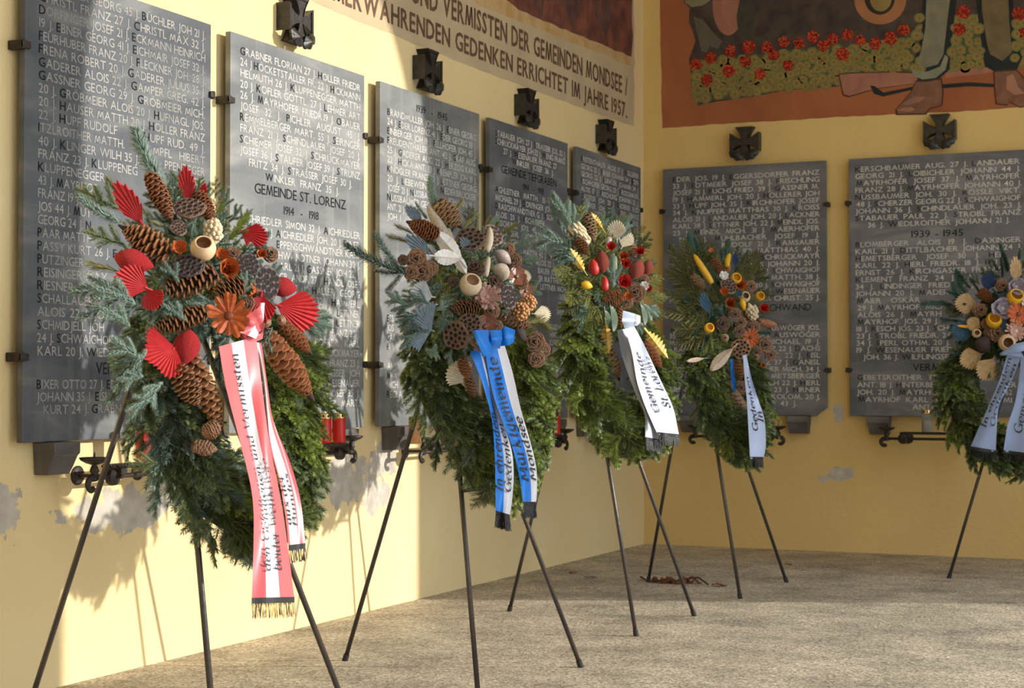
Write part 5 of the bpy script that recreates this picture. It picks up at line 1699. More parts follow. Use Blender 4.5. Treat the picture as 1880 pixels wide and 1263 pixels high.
def script_layout(text):
    """broad-nib lettering with a slant; returns meshes and the width, x-height 1"""
    NX, NY = 0.085, 0.035
    out, x = [], 0.0
    for ch in text:
        if ch == ' ':
            x += 0.55
            continue
        adv, strokes = PEN[ch]
        for st in strokes:
            # refine
            p = [Vector(q) for q in st]
            if len(p) > 2:
                q = [p[0]]
                for i in range(len(p) - 1):
                    q += [p[i].lerp(p[i + 1], 0.25), p[i].lerp(p[i + 1], 0.75)]
                p = q + [p[-1]]
            vv, ff = [], []
            for i, c in enumerate(p):
                d = (p[min(i + 1, len(p) - 1)] - p[max(i - 1, 0)])
                d = d.normalized() if d.length > 1e-6 else Vector((1, 0))
                nn = Vector((-d.y, d.x))
                th = 0.046 + 0.058 * abs(nn.x * math.cos(0.45) + nn.y * math.sin(0.45)) ** 1.2
                for sg in (-1, 1):
                    e = c + nn * th * sg
                    vv.append((x + e.x + 0.20 * e.y, e.y))
            for i in range(len(p) - 1):
                ff.append((2 * i, 2 * i + 2, 2 * i + 3, 2 * i + 1))
            out.append((vv, ff))
        x += adv + 0.10
    return out, max(x, 0.1)
# ================================================================== wreath 1: red
w1 = Wreath('large wreath with red palm fans and a red and white ribbon, nearest the camera', 'steel tripod easel under the red-ribboned wreath, nearest the camera',
            (1.55, -7.68, 0), (1.576, -6.934, 0), (0.65, -7.48, 0), (1.15, -7.36, 1.54), (390, 500, 230, 270, 0.31, 0.09), 11)
def k1(p, psi, r):
    return r.choice(['bluefir', 'bluefir', 'dark', 'dark']) if math.sin(p) < -0.1 and math.cos(p) > -0.55 else r.choice(['dark', 'fresh', 'dark', 'bluefir']) if math.sin(p) < 0 else r.choice(['fresh', 'dark', 'fresh'])
w1.ring(-0.09, 1.19, 0.32, 0.425, 0.10, 0.11, [(k1, 1)], 380, (0.12, 0.185))
w1.fill(355, 480, 108, 135, ['blue', 'blue', 'bluefir', 'pine', 'blue', 'dark'], 105, (26, 42))
for a in [('bluelong', 305, 350, 231, 250), ('pine', 225, 372, 200, 318), ('dark', 222, 385, 145, 350), ('bluelong', 222, 408, 139, 376), ('dark', 230, 450, 160, 425), ('pine', 218, 498, 150, 486),
          ('bluefir', 214, 520, 129, 545), ('blue', 250, 560, 178, 520), ('bluefir', 225, 545, 143, 592), ('blue', 240, 600, 190, 560), ('bluefir', 235, 620, 200, 660), ('blue', 260, 660, 205, 625),
          ('blue', 265, 690, 218, 700), ('blue', 270, 640, 235, 690), ('blue', 300, 700, 260, 735), ('blue', 285, 730, 230, 745), ('bluefir', 250, 560, 205, 590), ('bluefir', 300, 620, 250, 640),
          ('bluelong', 350, 370, 300, 330), ('dark', 330, 380, 325, 318), ('green', 395, 400, 412, 372), ('bluelong', 385, 420, 410, 390), ('blue', 440, 470, 480, 430, -0.05), ('bluefir', 455, 460, 490, 425),
          ('green', 420, 440, 460, 400), ('blue', 540, 575, 605, 600), ('bluefir', 530, 590, 600, 580), ('bluefir', 545, 545, 566, 530), ('dark', 560, 640, 605, 650), ('dark', 560, 690, 605, 690),
          ('blue', 290, 560, 262, 535, -0.05), ('blue', 300, 515, 270, 500, -0.05), ('blue', 330, 520, 300, 480), ('blue', 345, 590, 300, 560), ('blue', 400, 560, 345, 560), ('blue', 430, 610, 390, 640), ('bluefir', 400, 610, 410, 700),
          ('blue', 420, 540, 460, 535), ('blue', 450, 540, 452, 500), ('pine', 310, 420, 262, 400), ('pine', 330, 440, 300, 380), ('pine', 345, 430, 370, 390), ('blue', 360, 400, 345, 430), ('blue', 440, 500, 480, 480),
          ('blue', 470, 570, 500, 560), ('bluefir', 500, 600, 470, 660), ('dark', 290, 850, 235, 856), ('blue', 480, 520, 515, 500), ('green', 430, 460, 470, 455), ('bluefir', 250, 640, 215, 720), ('bluefir', 270, 740, 235, 780),
          ('dark', 390, 950, 360, 1000), ('dark', 430, 980, 415, 1032), ('fresh', 440, 960, 455, 1020), ('dark', 560, 900, 575, 970), ('bluefir', 455, 870, 468, 915), ('dark', 340, 920, 330, 960)]:
    w1.sprig(*a)
for a in [('long', 274, 318, 318, 412, 22), ('open', 312, 470, 216, 412, 31), ('long', 360, 352, 394, 412, 21), ('open', 398, 502, 280, 540, 28), ('open', 444, 518, 384, 550, 25), ('brown', 380, 572, 270, 608, 23),
          ('open', 322, 672, 368, 752, 26, 0.04), ('brown', 350, 650, 412, 802, 25, 0.04), ('small', 402, 778, 370, 804, 21, 0.07), ('small', 350, 818, 402, 826, 18, 0.08), ('long', 484, 612, 578, 738, 33), ('long', 516, 592, 574, 652, 19)]:
    w1.cone(*a)
for a in [('small', 516, 588, 12), ('small', 488, 592, 13), ('round', 450, 556, 17), ('round', 428, 466, 15, 0.2, 0.2), ('round', 498, 466, 15, 0.4, 0.3), ('dark', 470, 462, 12), ('small', 470, 580, 12)]:
    w1.rcone(*a)
for a in [('red', 'spear', 262, 412, 211, 330), ('red', 'spear', 346, 372, 342, 300), ('red', 'spear', 368, 368, 380, 336), ('red', 'fan', 442, 424, 498, 446), ('red', 'fan', 272, 530, 211, 503), ('red', 'fan', 272, 530, 292, 570),
          ('red', 'fan', 508, 560, 596, 588), ('red', 'wide', 322, 638, 274, 668), ('red', 'fan', 480, 540, 470, 600)]:
    w1.fan(*a)
w1.bulb('fibre_cone', BULBS['redfibre'], 209, 470, 283, 490, 23)
w1.bulb('fibre_cone', BULBS['redfibre'], 496, 522, 545, 532, 19)
w1.bulb('fibre_cone', BULBS['redfibre'], 350, 605, 334, 672, 25, 0.02)
w1.face('lotus_pod', LOTUS['brown'], 348, 381, 28, 0.2, 0.9, 0.03, 24)
w1.face('lotus_pod', LOTUS['dark'], 345, 488, 28, 0.1, 0.8, 0.03, 25)
w1.face('lotus_pod', LOTUS['dark'], 457, 486, 20, 0.7, 0.2, 0.03)
w1.face('lotus_pod', LOTUS['dark'], 490, 520, 30, 1.3, 0.0, 0.02)
w1.face('lotus_pod', LOTUS['brown'], 328, 418, 15, 0.6, 0.4)
w1.face('bell_cup', CUPS['wood'], 373, 456, 22, 0.25, 0.75, 0.06)
w1.face('berry_cluster', BERRY['cream'], 391, 424, 19, 0.2, 0.2, 0.02, 24)
w1.face('dried_flower', FLOW['cup'], 331, 460, 21, 0.1, 0.4, 0.05)
w1.face('dried_flower', FLOW['cup'], 406, 472, 19, 0.3, 0.4, 0.03)
w1.face('dried_flower', FLOW['rose'], 418, 496, 24, 0.3, 0.3, 0.05)
w1.face('dried_flower', FLOW['star'], 420, 580, 40, 0.1, 0.1, 0.07)
w1.face('dried_flower', FLOW['cup'], 470, 533, 24, -1.0, 0.1, 0.03)
w1.face('dried_flower', FLOW['rose'], 480, 468, 12, 0.3, 0.4, 0.02)
RWR = [SATIN_RED, SATIN_WHITE, SATIN_RED]
w1.tail([(468, 628), (482, 690), (488, 750), (494, 817), (512, 877), (524, 940), (530, 1007)], [(480, 630), (490, 700), (500, 775), (522, 820), (540, 868), (553, 920), (561, 1003)], (0.12, 0.60), RWR,
        [('aus der', 0.11, 0.36, 0.34, 0.16), ('Bundes', 0.10, 0.36, 0.68, 0.16)], 22, 0.315, 0.29, 0.6, (0, 0, 0, 1), 1)
w1.tail([(402, 636), (413, 706), (433, 782), (452, 853), (466, 916), (466, 995), (464, 1050), (462, 1104)], [(470, 618), (479, 690), (486, 750), (495, 817), (508, 877), (520, 940), (529, 1007), (541, 1102)], (0.34, 0.66), RWR,
        [('den Gefallenen und Vermissten', 0.115, 0.96, 0.49, 0.122), ('beider Weltkriege', 0.115, 0.545, 0.79, 0.125)], 26, 0.34, 0.31, 1.0, (0, 0, 1, 1, 1), 2)
w1.strip('ribbon_bow', [((440, 612), (456, 626), 0.33), ((452, 580), (480, 606), 0.37), ((478, 562), (486, 596), 0.39), ((474, 606), (482, 622), 0.35), ((440, 618), (456, 632), 0.33)], [SATIN_RED])
w1.strip('ribbon_bow', [((474, 556), (486, 556), 0.35), ((468, 585), (484, 590), 0.37), ((440, 610), (470, 622), 0.36)], [SATIN_RED, SATIN_WHITE])

# ================================================================== wreath 2: blue
w2 = Wreath('wreath with a shiny blue and white ribbon and blue-grey palm fans', 'steel tripod easel under the wreath with the blue ribbon',
            (1.62, -6.15, 0), (1.639, -5.226, 0), (0.679, -5.481, 0), (1.25, -5.68, 1.44), (870, 510, 170, 200, 0.28, 0.07), 12, 1.08)
def k2(p, psi, r):
    return r.choice(['dark', 'dark', 'fresh', 'dark']) if math.sin(p) < 0.1 else r.choice(['fresh', 'fresh', 'dark'])
w2.ring(-0.02, 1.26, 0.39, 0.42, 0.08, 0.115, [(k2, 1)], 380, (0.12, 0.185))
w2.fill(862, 515, 100, 112, ['pine', 'blue', 'blue', 'pine', 'dark', 'bluefir'], 95, (28, 46))
for a in [('bluelong', 745, 502, 634, 474), ('bluelong', 735, 496, 680, 440), ('bluelong', 745, 500, 692, 508), ('bluelong', 735, 505, 714, 538), ('bluelong', 803, 392, 779, 330), ('bluelong', 785, 402, 759, 377), ('pine', 752, 446, 703, 428),
          ('pine', 760, 430, 720, 410), ('bluelong', 896, 425, 909, 397), ('pine', 970, 570, 1012, 608), ('pine', 965, 560, 1005, 590), ('pine', 850, 420, 872, 385), ('pine', 835, 390, 850, 365), ('pine', 790, 520, 825, 480), ('pine', 800, 560, 830, 530),
          ('pine', 820, 540, 800, 500), ('blue', 760, 560, 720, 570), ('blue', 770, 580, 725, 590), ('blue', 790, 610, 735, 600), ('blue', 800, 570, 820, 560), ('blue', 830, 590, 800, 600), ('blue', 800, 630, 795, 660), ('blue', 780, 640, 800, 650),
          ('blue', 765, 610, 735, 640), ('blue', 830, 640, 820, 670), ('pine', 885, 470, 910, 440), ('blue', 850, 540, 870, 545), ('blue', 790, 560, 755, 540), ('pine', 870, 500, 900, 470), ('blue', 745, 560, 715, 545), ('green', 960, 540, 985, 530),
          ('pine', 950, 590, 1000, 600), ('dark', 890, 900, 865, 935), ('dark', 900, 880, 885, 925), ('bluefir', 870, 820, 850, 860), ('bluefir', 890, 790, 900, 850), ('dark', 870, 770, 900, 790)]:
    w2.sprig(*a)
for a in [('long', 804, 432, 745, 406, 19), ('tan', 802, 370, 848, 420, 22), ('brown', 880, 562, 820, 569, 16), ('grey', 914, 570, 980, 604, 16), ('brown', 846, 656, 862, 700, 12, 0.05), ('grey', 858, 690, 872, 732, 12, 0.06)]:
    w2.cone(*a)
for a in [('round', 765, 474, 18), ('round', 774, 498, 20), ('round', 790, 492, 14), ('dark', 874, 490, 16, 0, 0.6), ('dark', 909, 517, 16, 0.2, 0.2), ('round', 902, 571, 15), ('round', 982, 628, 19), ('round', 997, 642, 14), ('round', 985, 659, 16), ('round', 933, 457, 12),
          ('dark', 740, 477, 10), ('round', 913, 599, 11), ('dark', 832, 517, 10), ('round', 944, 478, 14), ('round', 958, 520, 12), ('round', 755, 500, 14)]:
    w2.rcone(*a)
for a in [('steel', 'spear', 775, 407, 744, 378), ('steel', 'spear', 790, 467, 744, 432), ('pale', 'fan', 794, 545, 752, 538), ('steel', 'wide', 792, 606, 748, 590), ('steel', 'spear', 866, 464, 846, 436), ('cream', 'fan', 950, 506, 978, 510),
          ('cream', 'fan', 980, 576, 1015, 578), ('cream', 'fan', 858, 700, 826, 668), ('cream', 'spear', 855, 712, 846, 660), ('pale', 'spear', 800, 560, 770, 572)]:
    w2.fan(*a)
w2.face('lotus_pod', LOTUS['brown'], 864, 438, 24, 0.1, 0.75, 0.02)
w2.face('lotus_pod', LOTUS['brown'], 905, 432, 19, 0.8, 0.5, 0.0)
w2.face('lotus_pod', LOTUS['brown'], 837, 616, 23, -0.5, -0.1, 0.05)
w2.face('lotus_pod', LOTUS['brown'], 862, 596, 20, -0.1, 0.4, 0.05)
w2.face('lotus_pod', LOTUS['dark'], 933, 545, 20, 1.0, 0.1, 0.03)
w2.pod('wooden_stalk', PODS['wood'], 854, 618, 884, 648, 4, 0.06)
w2.face('bell_cup', CUPS['clear'], 864, 522, 18, 0.35, 0.65, 0.06)
w2.pod('bell_cup', PODS['bone'], 928, 510, 908, 490, 13, 0.03)
for a in [(820, 440, 784, 378, 8), (826, 440, 800, 392, 7), (832, 455, 824, 418, 7), (893, 462, 899, 416, 7), (891, 508, 897, 472, 6)]:
    w2.pod('bleached_pod', PODS['bone'], *a)
w2.leaf('white_leaf', LEAVES['white'], 846, 478, 800, 424, 14, 0.04)
w2.leaf('white_leaf', LEAVES['white'], 800, 470, 852, 474, 14, 0.05)
w2.leaf('white_leaf', LEAVES['white'], 835, 466, 856, 504, 9, 0.05)
w2.face('dried_flower', FLOW['pink'], 895, 546, 24, 0.1, 0.3, 0.06)
w2.face('dried_flower', FLOW['brown'], 890, 600, 22, 0.2, 0.2, 0.05)
w2.face('dried_flower', FLOW['brown'], 948, 508, 18, 0.5, 0.2, 0.0)
w2.face('dried_flower', FLOW['brown'], 965, 535, 14, 0.5, 0.2, 0.0)
w2.bulb('grey_pod', BULBS['stone'], 910, 460, 938, 484, 12)
w2.face('berry_cluster', BERRY['tan'], 955, 572, 17, 0.2, 0.2, 0.03)
w2.face('berry_cluster', BERRY['tan'], 970, 556, 15, 0.3, 0.3, 0.02)
w2.bulb('dark_pod', BULBS['dark'], 945, 600, 965, 625, 11)
BW = [SATIN_BLUE, SATIN_WHITE]
w2.tail([(863, 645), (885, 701), (904, 767), (909, 843), (910, 942)], [(898, 640), (906, 701), (920, 767), (937, 812), (944, 853), (942, 907), (936, 950)], (0.50,), BW,
        [('In ehrendem', 0.14, 0.62, 0.42, 0.25), ('Gedenken', 0.14, 0.56, 0.88, 0.25)], 22, 0.29, 0.28, 1.0, (0,), 3)
w2.tail([(890, 640), (897, 690), (909, 740), (926, 780), (942, 824), (955, 882), (961, 926)], [(924, 626), (942, 685), (955, 748), (972, 805), (985, 853), (987, 890), (984, 926)], (0.62,), BW,
        [('Marktgemeinde', 0.14, 0.93, 0.50, 0.25), ('Mondsee', 0.14, 0.54, 0.93, 0.22)], 21, 0.31, 0.29, 1.0, (0,), 4)
w2.strip('ribbon_bow', [((896, 628), (904, 642), 0.33), ((868, 608), (886, 655), 0.39), ((872, 606), (900, 650), 0.40), ((906, 606), (906, 630), 0.35)], [SATIN_BLUE])
w2.strip('ribbon_bow', [((912, 618), (914, 636), 0.33), ((926, 598), (934, 634), 0.38), ((946, 606), (944, 628), 0.39), ((922, 622), (918, 634), 0.35)], [SATIN_BLUE])
w2.strip('ribbon_knot', [((900, 606), (922, 606), 0.37), ((902, 622), (922, 622), 0.39), ((900, 640), (918, 640), 0.36)], [SATIN_BLUE])

# ================================================================== wreath 3: white ribbon, red proteas
w3 = Wreath('wreath with a white ribbon, red dried flowers and yellow leaves', 'steel tripod easel under the wreath with red flowers and a white ribbon',
            (1.542, -4.32, 0), (1.567, -3.556, 0), (0.651, -3.77, 0), (1.12, -3.93, 1.54), (1115, 490, 125, 170, 0.27, 0.07), 13, 1.12)
w3.ring(-0.03, 1.33, 0.42, 0.40, 0.08, 0.115, [(lambda p, psi, r: r.choice(['fresh', 'fresh', 'dark']), 1)], 380, (0.13, 0.195))
w3.fill(1112, 492, 72, 88, ['lime', 'cyp', 'blue', 'lime', 'dark'], 85, (24, 40))
for a in [('blue', 1048, 415, 1018, 358), ('bluelong', 1040, 430, 1004, 385), ('bluelong', 1030, 440, 978, 418), ('blue', 1035, 445, 985, 435), ('blue', 1050, 420, 1058, 384), ('blue', 1050, 460, 1010, 470), ('blue', 1060, 480, 1020, 462), ('bluelong', 1070, 420, 1068, 372),
          ('lime', 1075, 460, 1066, 380), ('lime', 1095, 460, 1090, 400), ('lime', 1080, 470, 1055, 420), ('cyp', 1075, 500, 1025, 485), ('cyp', 1080, 520, 1030, 520), ('lime', 1090, 540, 1040, 560), ('lime', 1085, 560, 1060, 600), ('lime', 1100, 560, 1075, 610), ('lime', 1110, 470, 1105, 420),
          ('lime', 1120, 470, 1118, 430), ('blue', 1140, 440, 1148, 408), ('blue', 1125, 530, 1120, 470), ('cyp', 1090, 510, 1045, 540), ('lime', 1185, 520, 1215, 510), ('lime', 1190, 550, 1222, 545), ('cyp', 1180, 570, 1215, 580), ('blue', 1180, 560, 1205, 580), ('lime', 1185, 590, 1205, 620),
          ('cyp', 1070, 545, 1040, 575), ('dark', 1090, 540, 1060, 540), ('blue', 1165, 590, 1180, 610), ('fresh', 1070, 730, 1040, 740), ('fresh', 1140, 800, 1105, 835)]:
    w3.sprig(*a)
for a in [('tan', 1078, 392, 1090, 448, 13), ('brown', 1058, 438, 1082, 470, 12), ('brown', 1140, 542, 1104, 556, 15), ('brown', 1136, 562, 1140, 606, 8), ('long', 1180, 626, 1217, 680, 13, 0.07), ('tan', 1114, 636, 1138, 700, 14), ('tan', 1158, 446, 1166, 476, 10)]:
    w3.cone(*a)
for a in [('round', 1166, 537, 18), ('round', 1180, 515, 12), ('small', 1195, 575, 11), ('round', 1150, 555, 12)]:
    w3.rcone(*a)
for a in [(1106, 502, 1104, 458, 14), (1162, 512, 1176, 476, 15), (1186, 506, 1192, 476, 11)]:
    w3.bulb('banksia', BULBS['banksia'], *a)
for a in [(1093, 505, 1087, 476, 9), (1111, 534, 1110, 508, 7)]:
    w3.bulb('red_bud', BULBS['tulip'], *a)
for a in [('red', 1146, 520, 15), ('red', 1121, 454, 10), ('spike', 1174, 464, 14), ('red', 1190, 530, 8), ('cup', 1152, 546, 11), ('rose', 1145, 472, 11), ('red', 1148, 485, 11), ('white', 1183, 525, 9)]:
    w3.face('dried_flower', FLOW[a[0]], *a[1:], 0.1, 0.3, 0.03)
w3.spike('cream_head', BERRY['cream'], 1038, 396, 1082, 448, 13)
for a in [('cream', 'fan', 1133, 442, 1129, 402), ('cream', 'fan', 1142, 454, 1158, 424)]:
    w3.fan(*a)
for a in [(1072, 496, 1046, 456, 8), (1106, 420, 1084, 390, 6), (1112, 596, 1117, 650, 9), (1190, 612, 1228, 660, 11, 0.07)]:
    w3.leaf('yellow_leaf', LEAVES['yellow'], *a)
w3.bulb('yellow_pod', BULBS['yellow'], 1067, 520, 1088, 527, 8)
for a in [(1120, 560, 1126, 612, 12), (1110, 570, 1114, 600, 10), (1176, 560, 1184, 600, 10), (1182, 560, 1198, 592, 9)]:
    w3.leaf('eucalyptus_leaf', LEAVES['euca'], *a)
w3.pod('green_pod', PODS['green'], 1124, 525, 1132, 470, 6)
w3.pod('yellow_stalk', PODS['yellow'], 1174, 592, 1194, 616, 3)
w3.bulb('grey_pod', BULBS['stone'], 1112, 446, 1122, 436, 7)
WH = [SATIN_SILVER]
w3.tail([(1133, 606), (1139, 644), (1152, 684), (1172, 737), (1184, 757), (1185, 806)], [(1156, 602), (1166, 650), (1176, 702), (1190, 752), (1202, 780), (1215, 811)], (), WH, [], 17, 0.29, 0.25, 1.2, (0,), 5)
w3.tail([(1147, 600), (1161, 649), (1169, 702), (1185, 748), (1207, 797)], [(1164, 598), (1183, 633), (1203, 677), (1221, 715), (1237, 748), (1247, 801)], (), WH,
        [('Gemeinde', 0.20, 0.76, 0.46, 0.155), ('St. Lorenz', 0.24, 0.72, 0.92, 0.15)], 16, 0.34, 0.30, 1.2, (0,), 6)
w3.strip('ribbon_knot', [((1144, 570), (1166, 576), 0.36), ((1142, 588), (1166, 588), 0.40), ((1146, 602), (1164, 600), 0.36)], [SATIN_PALE])
w3.strip('ribbon_knot', [((1166, 576), (1176, 580), 0.36), ((1164, 590), (1176, 592), 0.39), ((1160, 598), (1170, 598), 0.36)], [SATIN_WHITE])

# ================================================================== wreath 4: shaded, yellow stalks
w4 = Wreath('shaded wreath with yellow stalks, orange flowers and a narrow pale ribbon, near the corner', 'steel tripod easel in front of the corner, under the shaded wreath',
            (1.57, -2.789, 0), (1.591, -1.938, 0), (0.847, -2.247, 0), (1.17, -2.34, 1.56), (1335, 560, 100, 140, 0.25, 0.07), 14, 1.25)
w4.ring(-0.04, 1.26, 0.40, 0.42, 0.08, 0.11, [(lambda p, psi, r: r.choice(['fresh', 'dark', 'dark']), 1)], 360, (0.13, 0.195))
w4.fill(1335, 555, 62, 88, ['cyp', 'cyp', 'dark', 'teal', 'lime'], 80, (22, 38))
for a in [('teal', 1275, 480, 1262, 430), ('teal', 1290, 480, 1278, 440), ('teal', 1335, 480, 1334, 440), ('teal', 1330, 490, 1322, 460), ('cyp', 1280, 520, 1228, 455), ('cyp', 1285, 500, 1250, 440), ('cyp', 1280, 540, 1222, 500), ('cyp', 1285, 560, 1225, 540), ('cyp', 1290, 580, 1225, 575),
          ('cyp', 1290, 600, 1235, 605), ('cyp', 1300, 610, 1245, 635), ('cyp', 1280, 530, 1235, 480), ('cyp', 1290, 500, 1285, 435), ('cyp', 1310, 480, 1305, 445), ('lime', 1310, 610, 1280, 650), ('lime', 1320, 620, 1295, 665), ('cyp', 1300, 570, 1255, 580), ('cyp', 1285, 550, 1250, 520),
          ('cyp', 1375, 500, 1388, 470), ('cyp', 1385, 520, 1400, 495), ('cyp', 1305, 540, 1270, 550), ('lime', 1330, 640, 1315, 680), ('cyp', 1365, 520, 1370, 470), ('blue', 1330, 580, 1312, 560), ('blue', 1345, 600, 1340, 580), ('teal', 1310, 520, 1305, 490),
          ('fresh', 1340, 800, 1330, 845), ('fresh', 1360, 800, 1365, 842), ('fresh', 1330, 740, 1320, 790)]:
    w4.sprig(*a)
for a in [('tan', 1268, 505, 1296, 532, 10), ('brown', 1304, 476, 1326, 502, 10), ('long', 1392, 590, 1430, 598, 8), ('brown', 1346, 656, 1362, 700, 11), ('tan', 1333, 706, 1373, 757, 10)]:
    w4.cone(*a)
for a in [('round', 1349, 577, 11), ('dark', 1326, 595, 13), ('round', 1371, 580, 12), ('round', 1360, 592, 10), ('round', 1357, 609, 10), ('tan', 1331, 620, 8), ('round', 1378, 526, 10), ('round', 1404, 633, 13), ('round', 1415, 652, 10), ('round', 1389, 646, 10), ('round', 1360, 711, 11),
          ('brown', 1334, 492, 8), ('round', 1385, 600, 10), ('small', 1388, 655, 7), ('round', 1375, 600, 10)]:
    w4.rcone(*a)
for a in [(1307, 520, 1275, 466, 6), (1335, 490, 1341, 466, 5)]:
    w4.pod('yellow_stalk', PODS['yellow'], *a, 0.03)
w4.face('lotus_pod', LOTUS['brown'], 1338, 524, 13, 0.5, 0.5, 0.03)
w4.face('lotus_pod', LOTUS['tan'], 1360, 640, 14, 0.0, 0.0, 0.05)
for a in [('cup', 1327, 537, 10), ('rose', 1358, 524, 11), ('rose', 1340, 558, 11), ('star', 1378, 620, 14), ('rose', 1400, 671, 5), ('white', 1329, 507, 8), ('red', 1402, 566, 9), ('star', 1305, 459, 4)]:
    w4.face('dried_flower', FLOW[a[0]], *a[1:], 0.1, 0.2, 0.04)
for a in [('yellow', 1351, 511, 8), ('yellow', 1395, 544, 7), ('wood', 1367, 545, 8), ('yellow', 1302, 602, 7)]:
    w4.face('bell_cup', CUPS[a[0]], *a[1:], 0.2, 0.3, 0.05)
w4.bulb('yellow_pod', BULBS['yellow'], 1361, 548, 1367, 570, 6, 0.05)
w4.spike('cream_head', BERRY['cream'], 1374, 556, 1386, 588, 12, 0.05)
w4.fan('blue', 'spear', 1302, 575, 1287, 536)
w4.fan('navy', 'spear', 1350, 490, 1349, 462)
w4.fan('blue', 'fan', 1353, 542, 1362, 534, dw=0.05)
w4.leaf('beige_leaf', LEAVES['beige'], 1345, 640, 1308, 678, 10, 0.05)
w4.leaf('beige_leaf', LEAVES['beige'], 1292, 658, 1262, 663, 4, 0.03)
PW = [SATIN_PALE]
w4.tail([(1340, 660), (1342, 690), (1346, 720)], [(1346, 658), (1349, 690), (1352, 715)], (), [SATIN_BLUE], [], 0, 0.26, 0.24, 0.5, (0,), 7)
w4.tail([(1364, 652), (1367, 695), (1371, 731), (1374, 786), (1377, 842)], [(1370, 651), (1379, 693), (1391, 731), (1404, 767), (1407, 822), (1401, 842)], (), PW,
        [('Gedenken', 0.26, 0.80, 0.55, 0.21), ('In', 0.34, 0.46, 0.92, 0.21)], 14, 0.33, 0.28, 1.0, (0,), 8)

# ================================================================== wreath 5: right edge, tan palm fans
w5 = Wreath('shaded wreath with tan palm fans and pale blue ribbons, cut by the right picture edge', 'steel tripod easel at the right picture edge, in front of the rightmost plaque',
            (2.416, -1.346, 0), (3.22, -1.346, 0), (2.82, -0.50, 0), (2.82, -0.98, 1.56), (1868, 590, 140, 150, 0.27, 0.08), 15, 1.2)
w5.ring(0.02, 1.19, 0.40, 0.46, 0.09, 0.12, [(lambda p, psi, r: r.choice(['dark', 'dark', 'fresh', 'dark']), 1)], 340, (0.14, 0.20))
w5.fill(1846, 585, 92, 92, ['teal', 'dark', 'teal', 'cyp', 'bluefir'], 95, (26, 44))
for a in [('teal', 1750, 560, 1693, 553), ('teal', 1770, 570, 1745, 522), ('teal', 1765, 590, 1727, 588), ('teal', 1835, 500, 1820, 478), ('teal', 1850, 500, 1844, 450), ('teal', 1866, 490, 1878, 460), ('teal', 1835, 510, 1815, 495), ('teal', 1770, 600, 1735, 620), ('teal', 1785, 640, 1740, 655),
          ('bluefir', 1780, 670, 1745, 695), ('bluefir', 1800, 680, 1770, 690), ('bluefir', 1810, 670, 1785, 700), ('bluefir', 1790, 690, 1760, 670), ('teal', 1780, 560, 1750, 500), ('teal', 1770, 550, 1740, 530), ('lime', 1795, 560, 1775, 590), ('cyp', 1800, 620, 1760, 630), ('teal', 1780, 620, 1745, 600),
          ('dark', 1850, 830, 1825, 856), ('dark', 1880, 840, 1870, 866), ('fresh', 1770, 740, 1745, 760)]:
    w5.sprig(*a)
for a in [('tan', 'spear', 1866, 520, 1862, 467), ('tan', 'fan', 1794, 558, 1747, 556), ('tan', 'fan', 1800, 602, 1772, 586), ('tan', 'fan', 1803, 650, 1757, 668), ('tan', 'fan', 1824, 658, 1797, 700), ('navy', 'fan', 1831, 524, 1797, 508), ('blue', 'fan', 1832, 540, 1864, 562), ('blue', 'fan', 1788, 608, 1740, 608),
          ('blue', 'spear', 1844, 608, 1840, 584)]:
    w5.fan(*a)
w5.face('bell_cup', CUPS['yellow'], 1864, 546, 13, 0.1, 0.6, 0.05)
w5.face('bell_cup', CUPS['yellow'], 1825, 588, 12, -0.1, 0.5, 0.05)
w5.face('bell_cup', CUPS['wood'], 1849, 629, 13, -0.1, 0.0, 0.06)
w5.face('bell_cup', CUPS['wood'], 1793, 612, 7, -0.1, 0.2, 0.04)
for a in [('lav', 1840, 567, 19), ('lav', 1866, 527, 15), ('daisy', 1865, 608, 17), ('star', 1870, 577, 19), ('white', 1886, 556, 10)]:
    w5.face('dried_flower', FLOW[a[0]], *a[1:], -0.1, 0.2, 0.05)
w5.cone('long', 1798, 532, 1824, 556, 11)
for a in [('round', 1800, 569, 12), ('round', 1830, 612, 14), ('round', 1841, 524, 11), ('round', 1812, 594, 9), ('dark', 1855, 590, 10), ('round', 1815, 610, 8)]:
    w5.rcone(*a)
w5.bulb('dark_pod', BULBS['dark'], 1797, 645, 1815, 618, 16, 0.04)
w5.pod('yellow_stalk', PODS['yellow'], 1790, 600, 1757, 598, 3, 0.02)
w5.tail([(1849, 652), (1836, 697), (1813, 750), (1797, 785), (1781, 822)], [(1875, 652), (1862, 690), (1846, 720), (1832, 746), (1830, 790), (1828, 830)], (), [SATIN_DUSK],
        [('In ehrendem', 0.22, 0.98, 0.34, 0.22), ('Gedenken', 0.24, 0.92, 0.84, 0.2)], 14, 0.36, 0.30, 1.0, (0,), 9)
w5.tail([(1874, 655), (1872, 690), (1864, 740), (1849, 782), (1842, 829)], [(1905, 655), (1908, 700), (1905, 760), (1898, 800), (1896, 836)], (), [SATIN_DUSK],
        [('Gemeinde', 0.20, 0.86, 0.52, 0.2)], 14, 0.36, 0.30, 1.0, (0,), 10)
w5.strip('ribbon_bow', [((1872, 640), (1880, 656), 0.38), ((1850, 640), (1845, 652), 0.42), ((1834, 650), (1838, 654), 0.42), ((1860, 632), (1872, 646), 0.44), ((1890, 625), (1895, 640), 0.42)], [SATIN_DUSK])

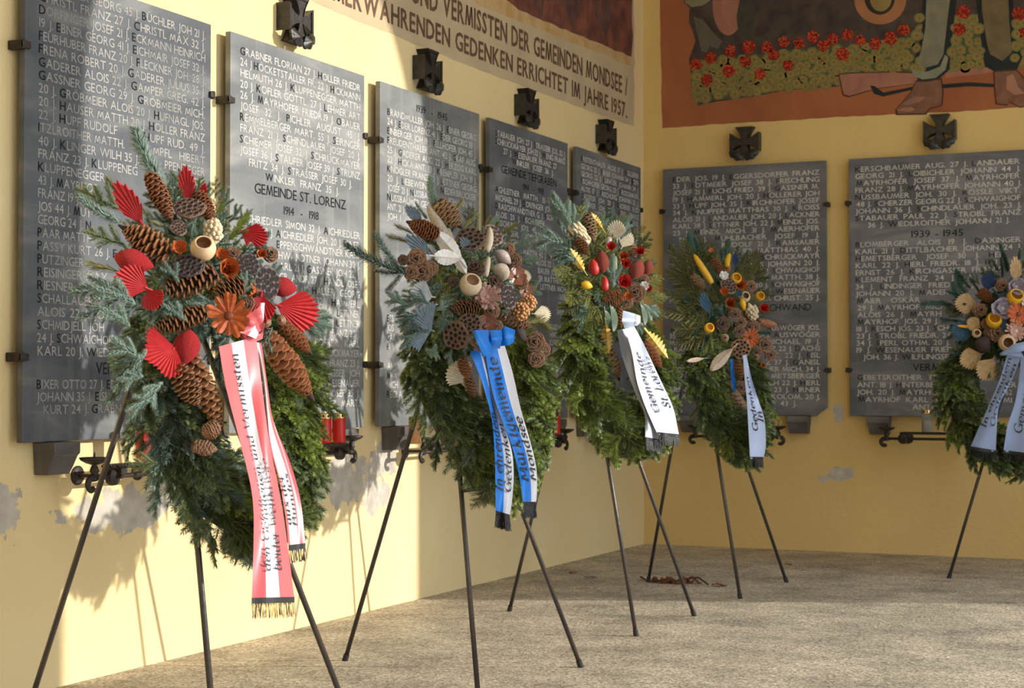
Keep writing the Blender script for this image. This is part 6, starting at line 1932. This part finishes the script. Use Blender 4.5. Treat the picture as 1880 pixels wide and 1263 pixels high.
# ------------------------------------------------------------------ litter on the floor
litter = mat('dry leaf', (0.26, 0.075, 0.025), 0.7, col2=(0.15, 0.045, 0.02), scale=30)
twig_m = mat('dry twig', (0.045, 0.026, 0.016), 0.8)
tb = at(1245, 1070, 2, 0.0)
tw = empty('fallen_twig', tb, 'fallen twig with dry reddish leaves on the floor by the corner', 'twig')
def fl(px, py, z=0.0):
    return at(px, py, 2, z)
mbx = MB()
mbx.tube([fl(1176, 1059, 0.012), fl(1190, 1067, 0.008), fl(1212, 1066, 0.02), fl(1226, 1062, 0.035), fl(1240, 1066, 0.02), fl(1262, 1062, 0.03), fl(1282, 1060, 0.035), fl(1300, 1073, 0.008)], 0.0055, 6)
rel(mbx, tb).build('stem', twig_m, tw, base=tb)
lr = random.Random(5)
for (x, y) in ((1203, 1066), (1218, 1068), (1230, 1067), (1240, 1069), (1252, 1069), (1264, 1068), (1275, 1068)):
    mbl = MB()
    c = fl(x, y, 0.010)
    n = 8
    a0 = lr.uniform(0, 3)
    vs_ = []
    for i in range(n + 1):
        u = i / n
        w = 0.024 * math.sin(math.pi * (0.06 + 0.9 * u))
        ax = Vector((math.cos(a0), math.sin(a0), 0))
        sd = Vector((-math.sin(a0), math.cos(a0), 0))
        p = c + ax * (0.085 * (u - 0.5)) + Vector((0, 0, 0.018 * math.sin(u * 5 + a0)))
        vs_ += [p - sd * w + Vector((0, 0, 0.012)), p, p + sd * w + Vector((0, 0, 0.014))]
    mbl.add(vs_, [(3 * k + j, 3 * k + j + 1, 3 * k + j + 4, 3 * k + j + 3) for k in range(n) for j in range(2)])
    rel(mbl, tb).build('leaf', litter, tw, base=tb)

def scrap(name, px, py, size, m, label, seed):
    r = random.Random(seed)
    c = fl(px, py, 0.002)
    mb = MB()
    a0 = r.uniform(0, 3)
    n = 8
    vs_ = []
    for i in range(n + 1):
        u = i / n
        w = size * 0.3 * math.sin(math.pi * (0.08 + 0.86 * u)) * r.uniform(0.8, 1.2)
        ax, sd = Vector((math.cos(a0), math.sin(a0), 0)), Vector((-math.sin(a0), math.cos(a0), 0))
        p = ax * (size * (u - 0.5)) + Vector((0, 0, size * 0.05 * (1 + math.sin(u * 6))))
        vs_ += [p - sd * w + Vector((0, 0, size * 0.12 * r.random())), p, p + sd * w + Vector((0, 0, size * 0.12 * r.random()))]
    mb.add(vs_, [(3 * k + j, 3 * k + j + 1, 3 * k + j + 4, 3 * k + j + 3) for k in range(n) for j in range(2)])
    tag(mb.build(name, m, base=c), label, 'litter')

scrap('dry_leaf', 1321, 1076, 0.09, litter, 'single dry reddish leaf on the floor right of the fallen twig', 1)
scrap('dry_leaf', 1051, 1052, 0.06, litter, 'small brown leaf on the floor close to the left wall', 2)
scrap('paper_scrap', 1085, 1060, 0.08, mat('scrap paper', (0.35, 0.36, 0.42), 0.6), 'crumpled pale scrap on the floor near the left wall', 3)
scrap('dry_leaf', 1447, 1037, 0.05, litter, 'tiny orange leaf on the floor along the back wall', 4)
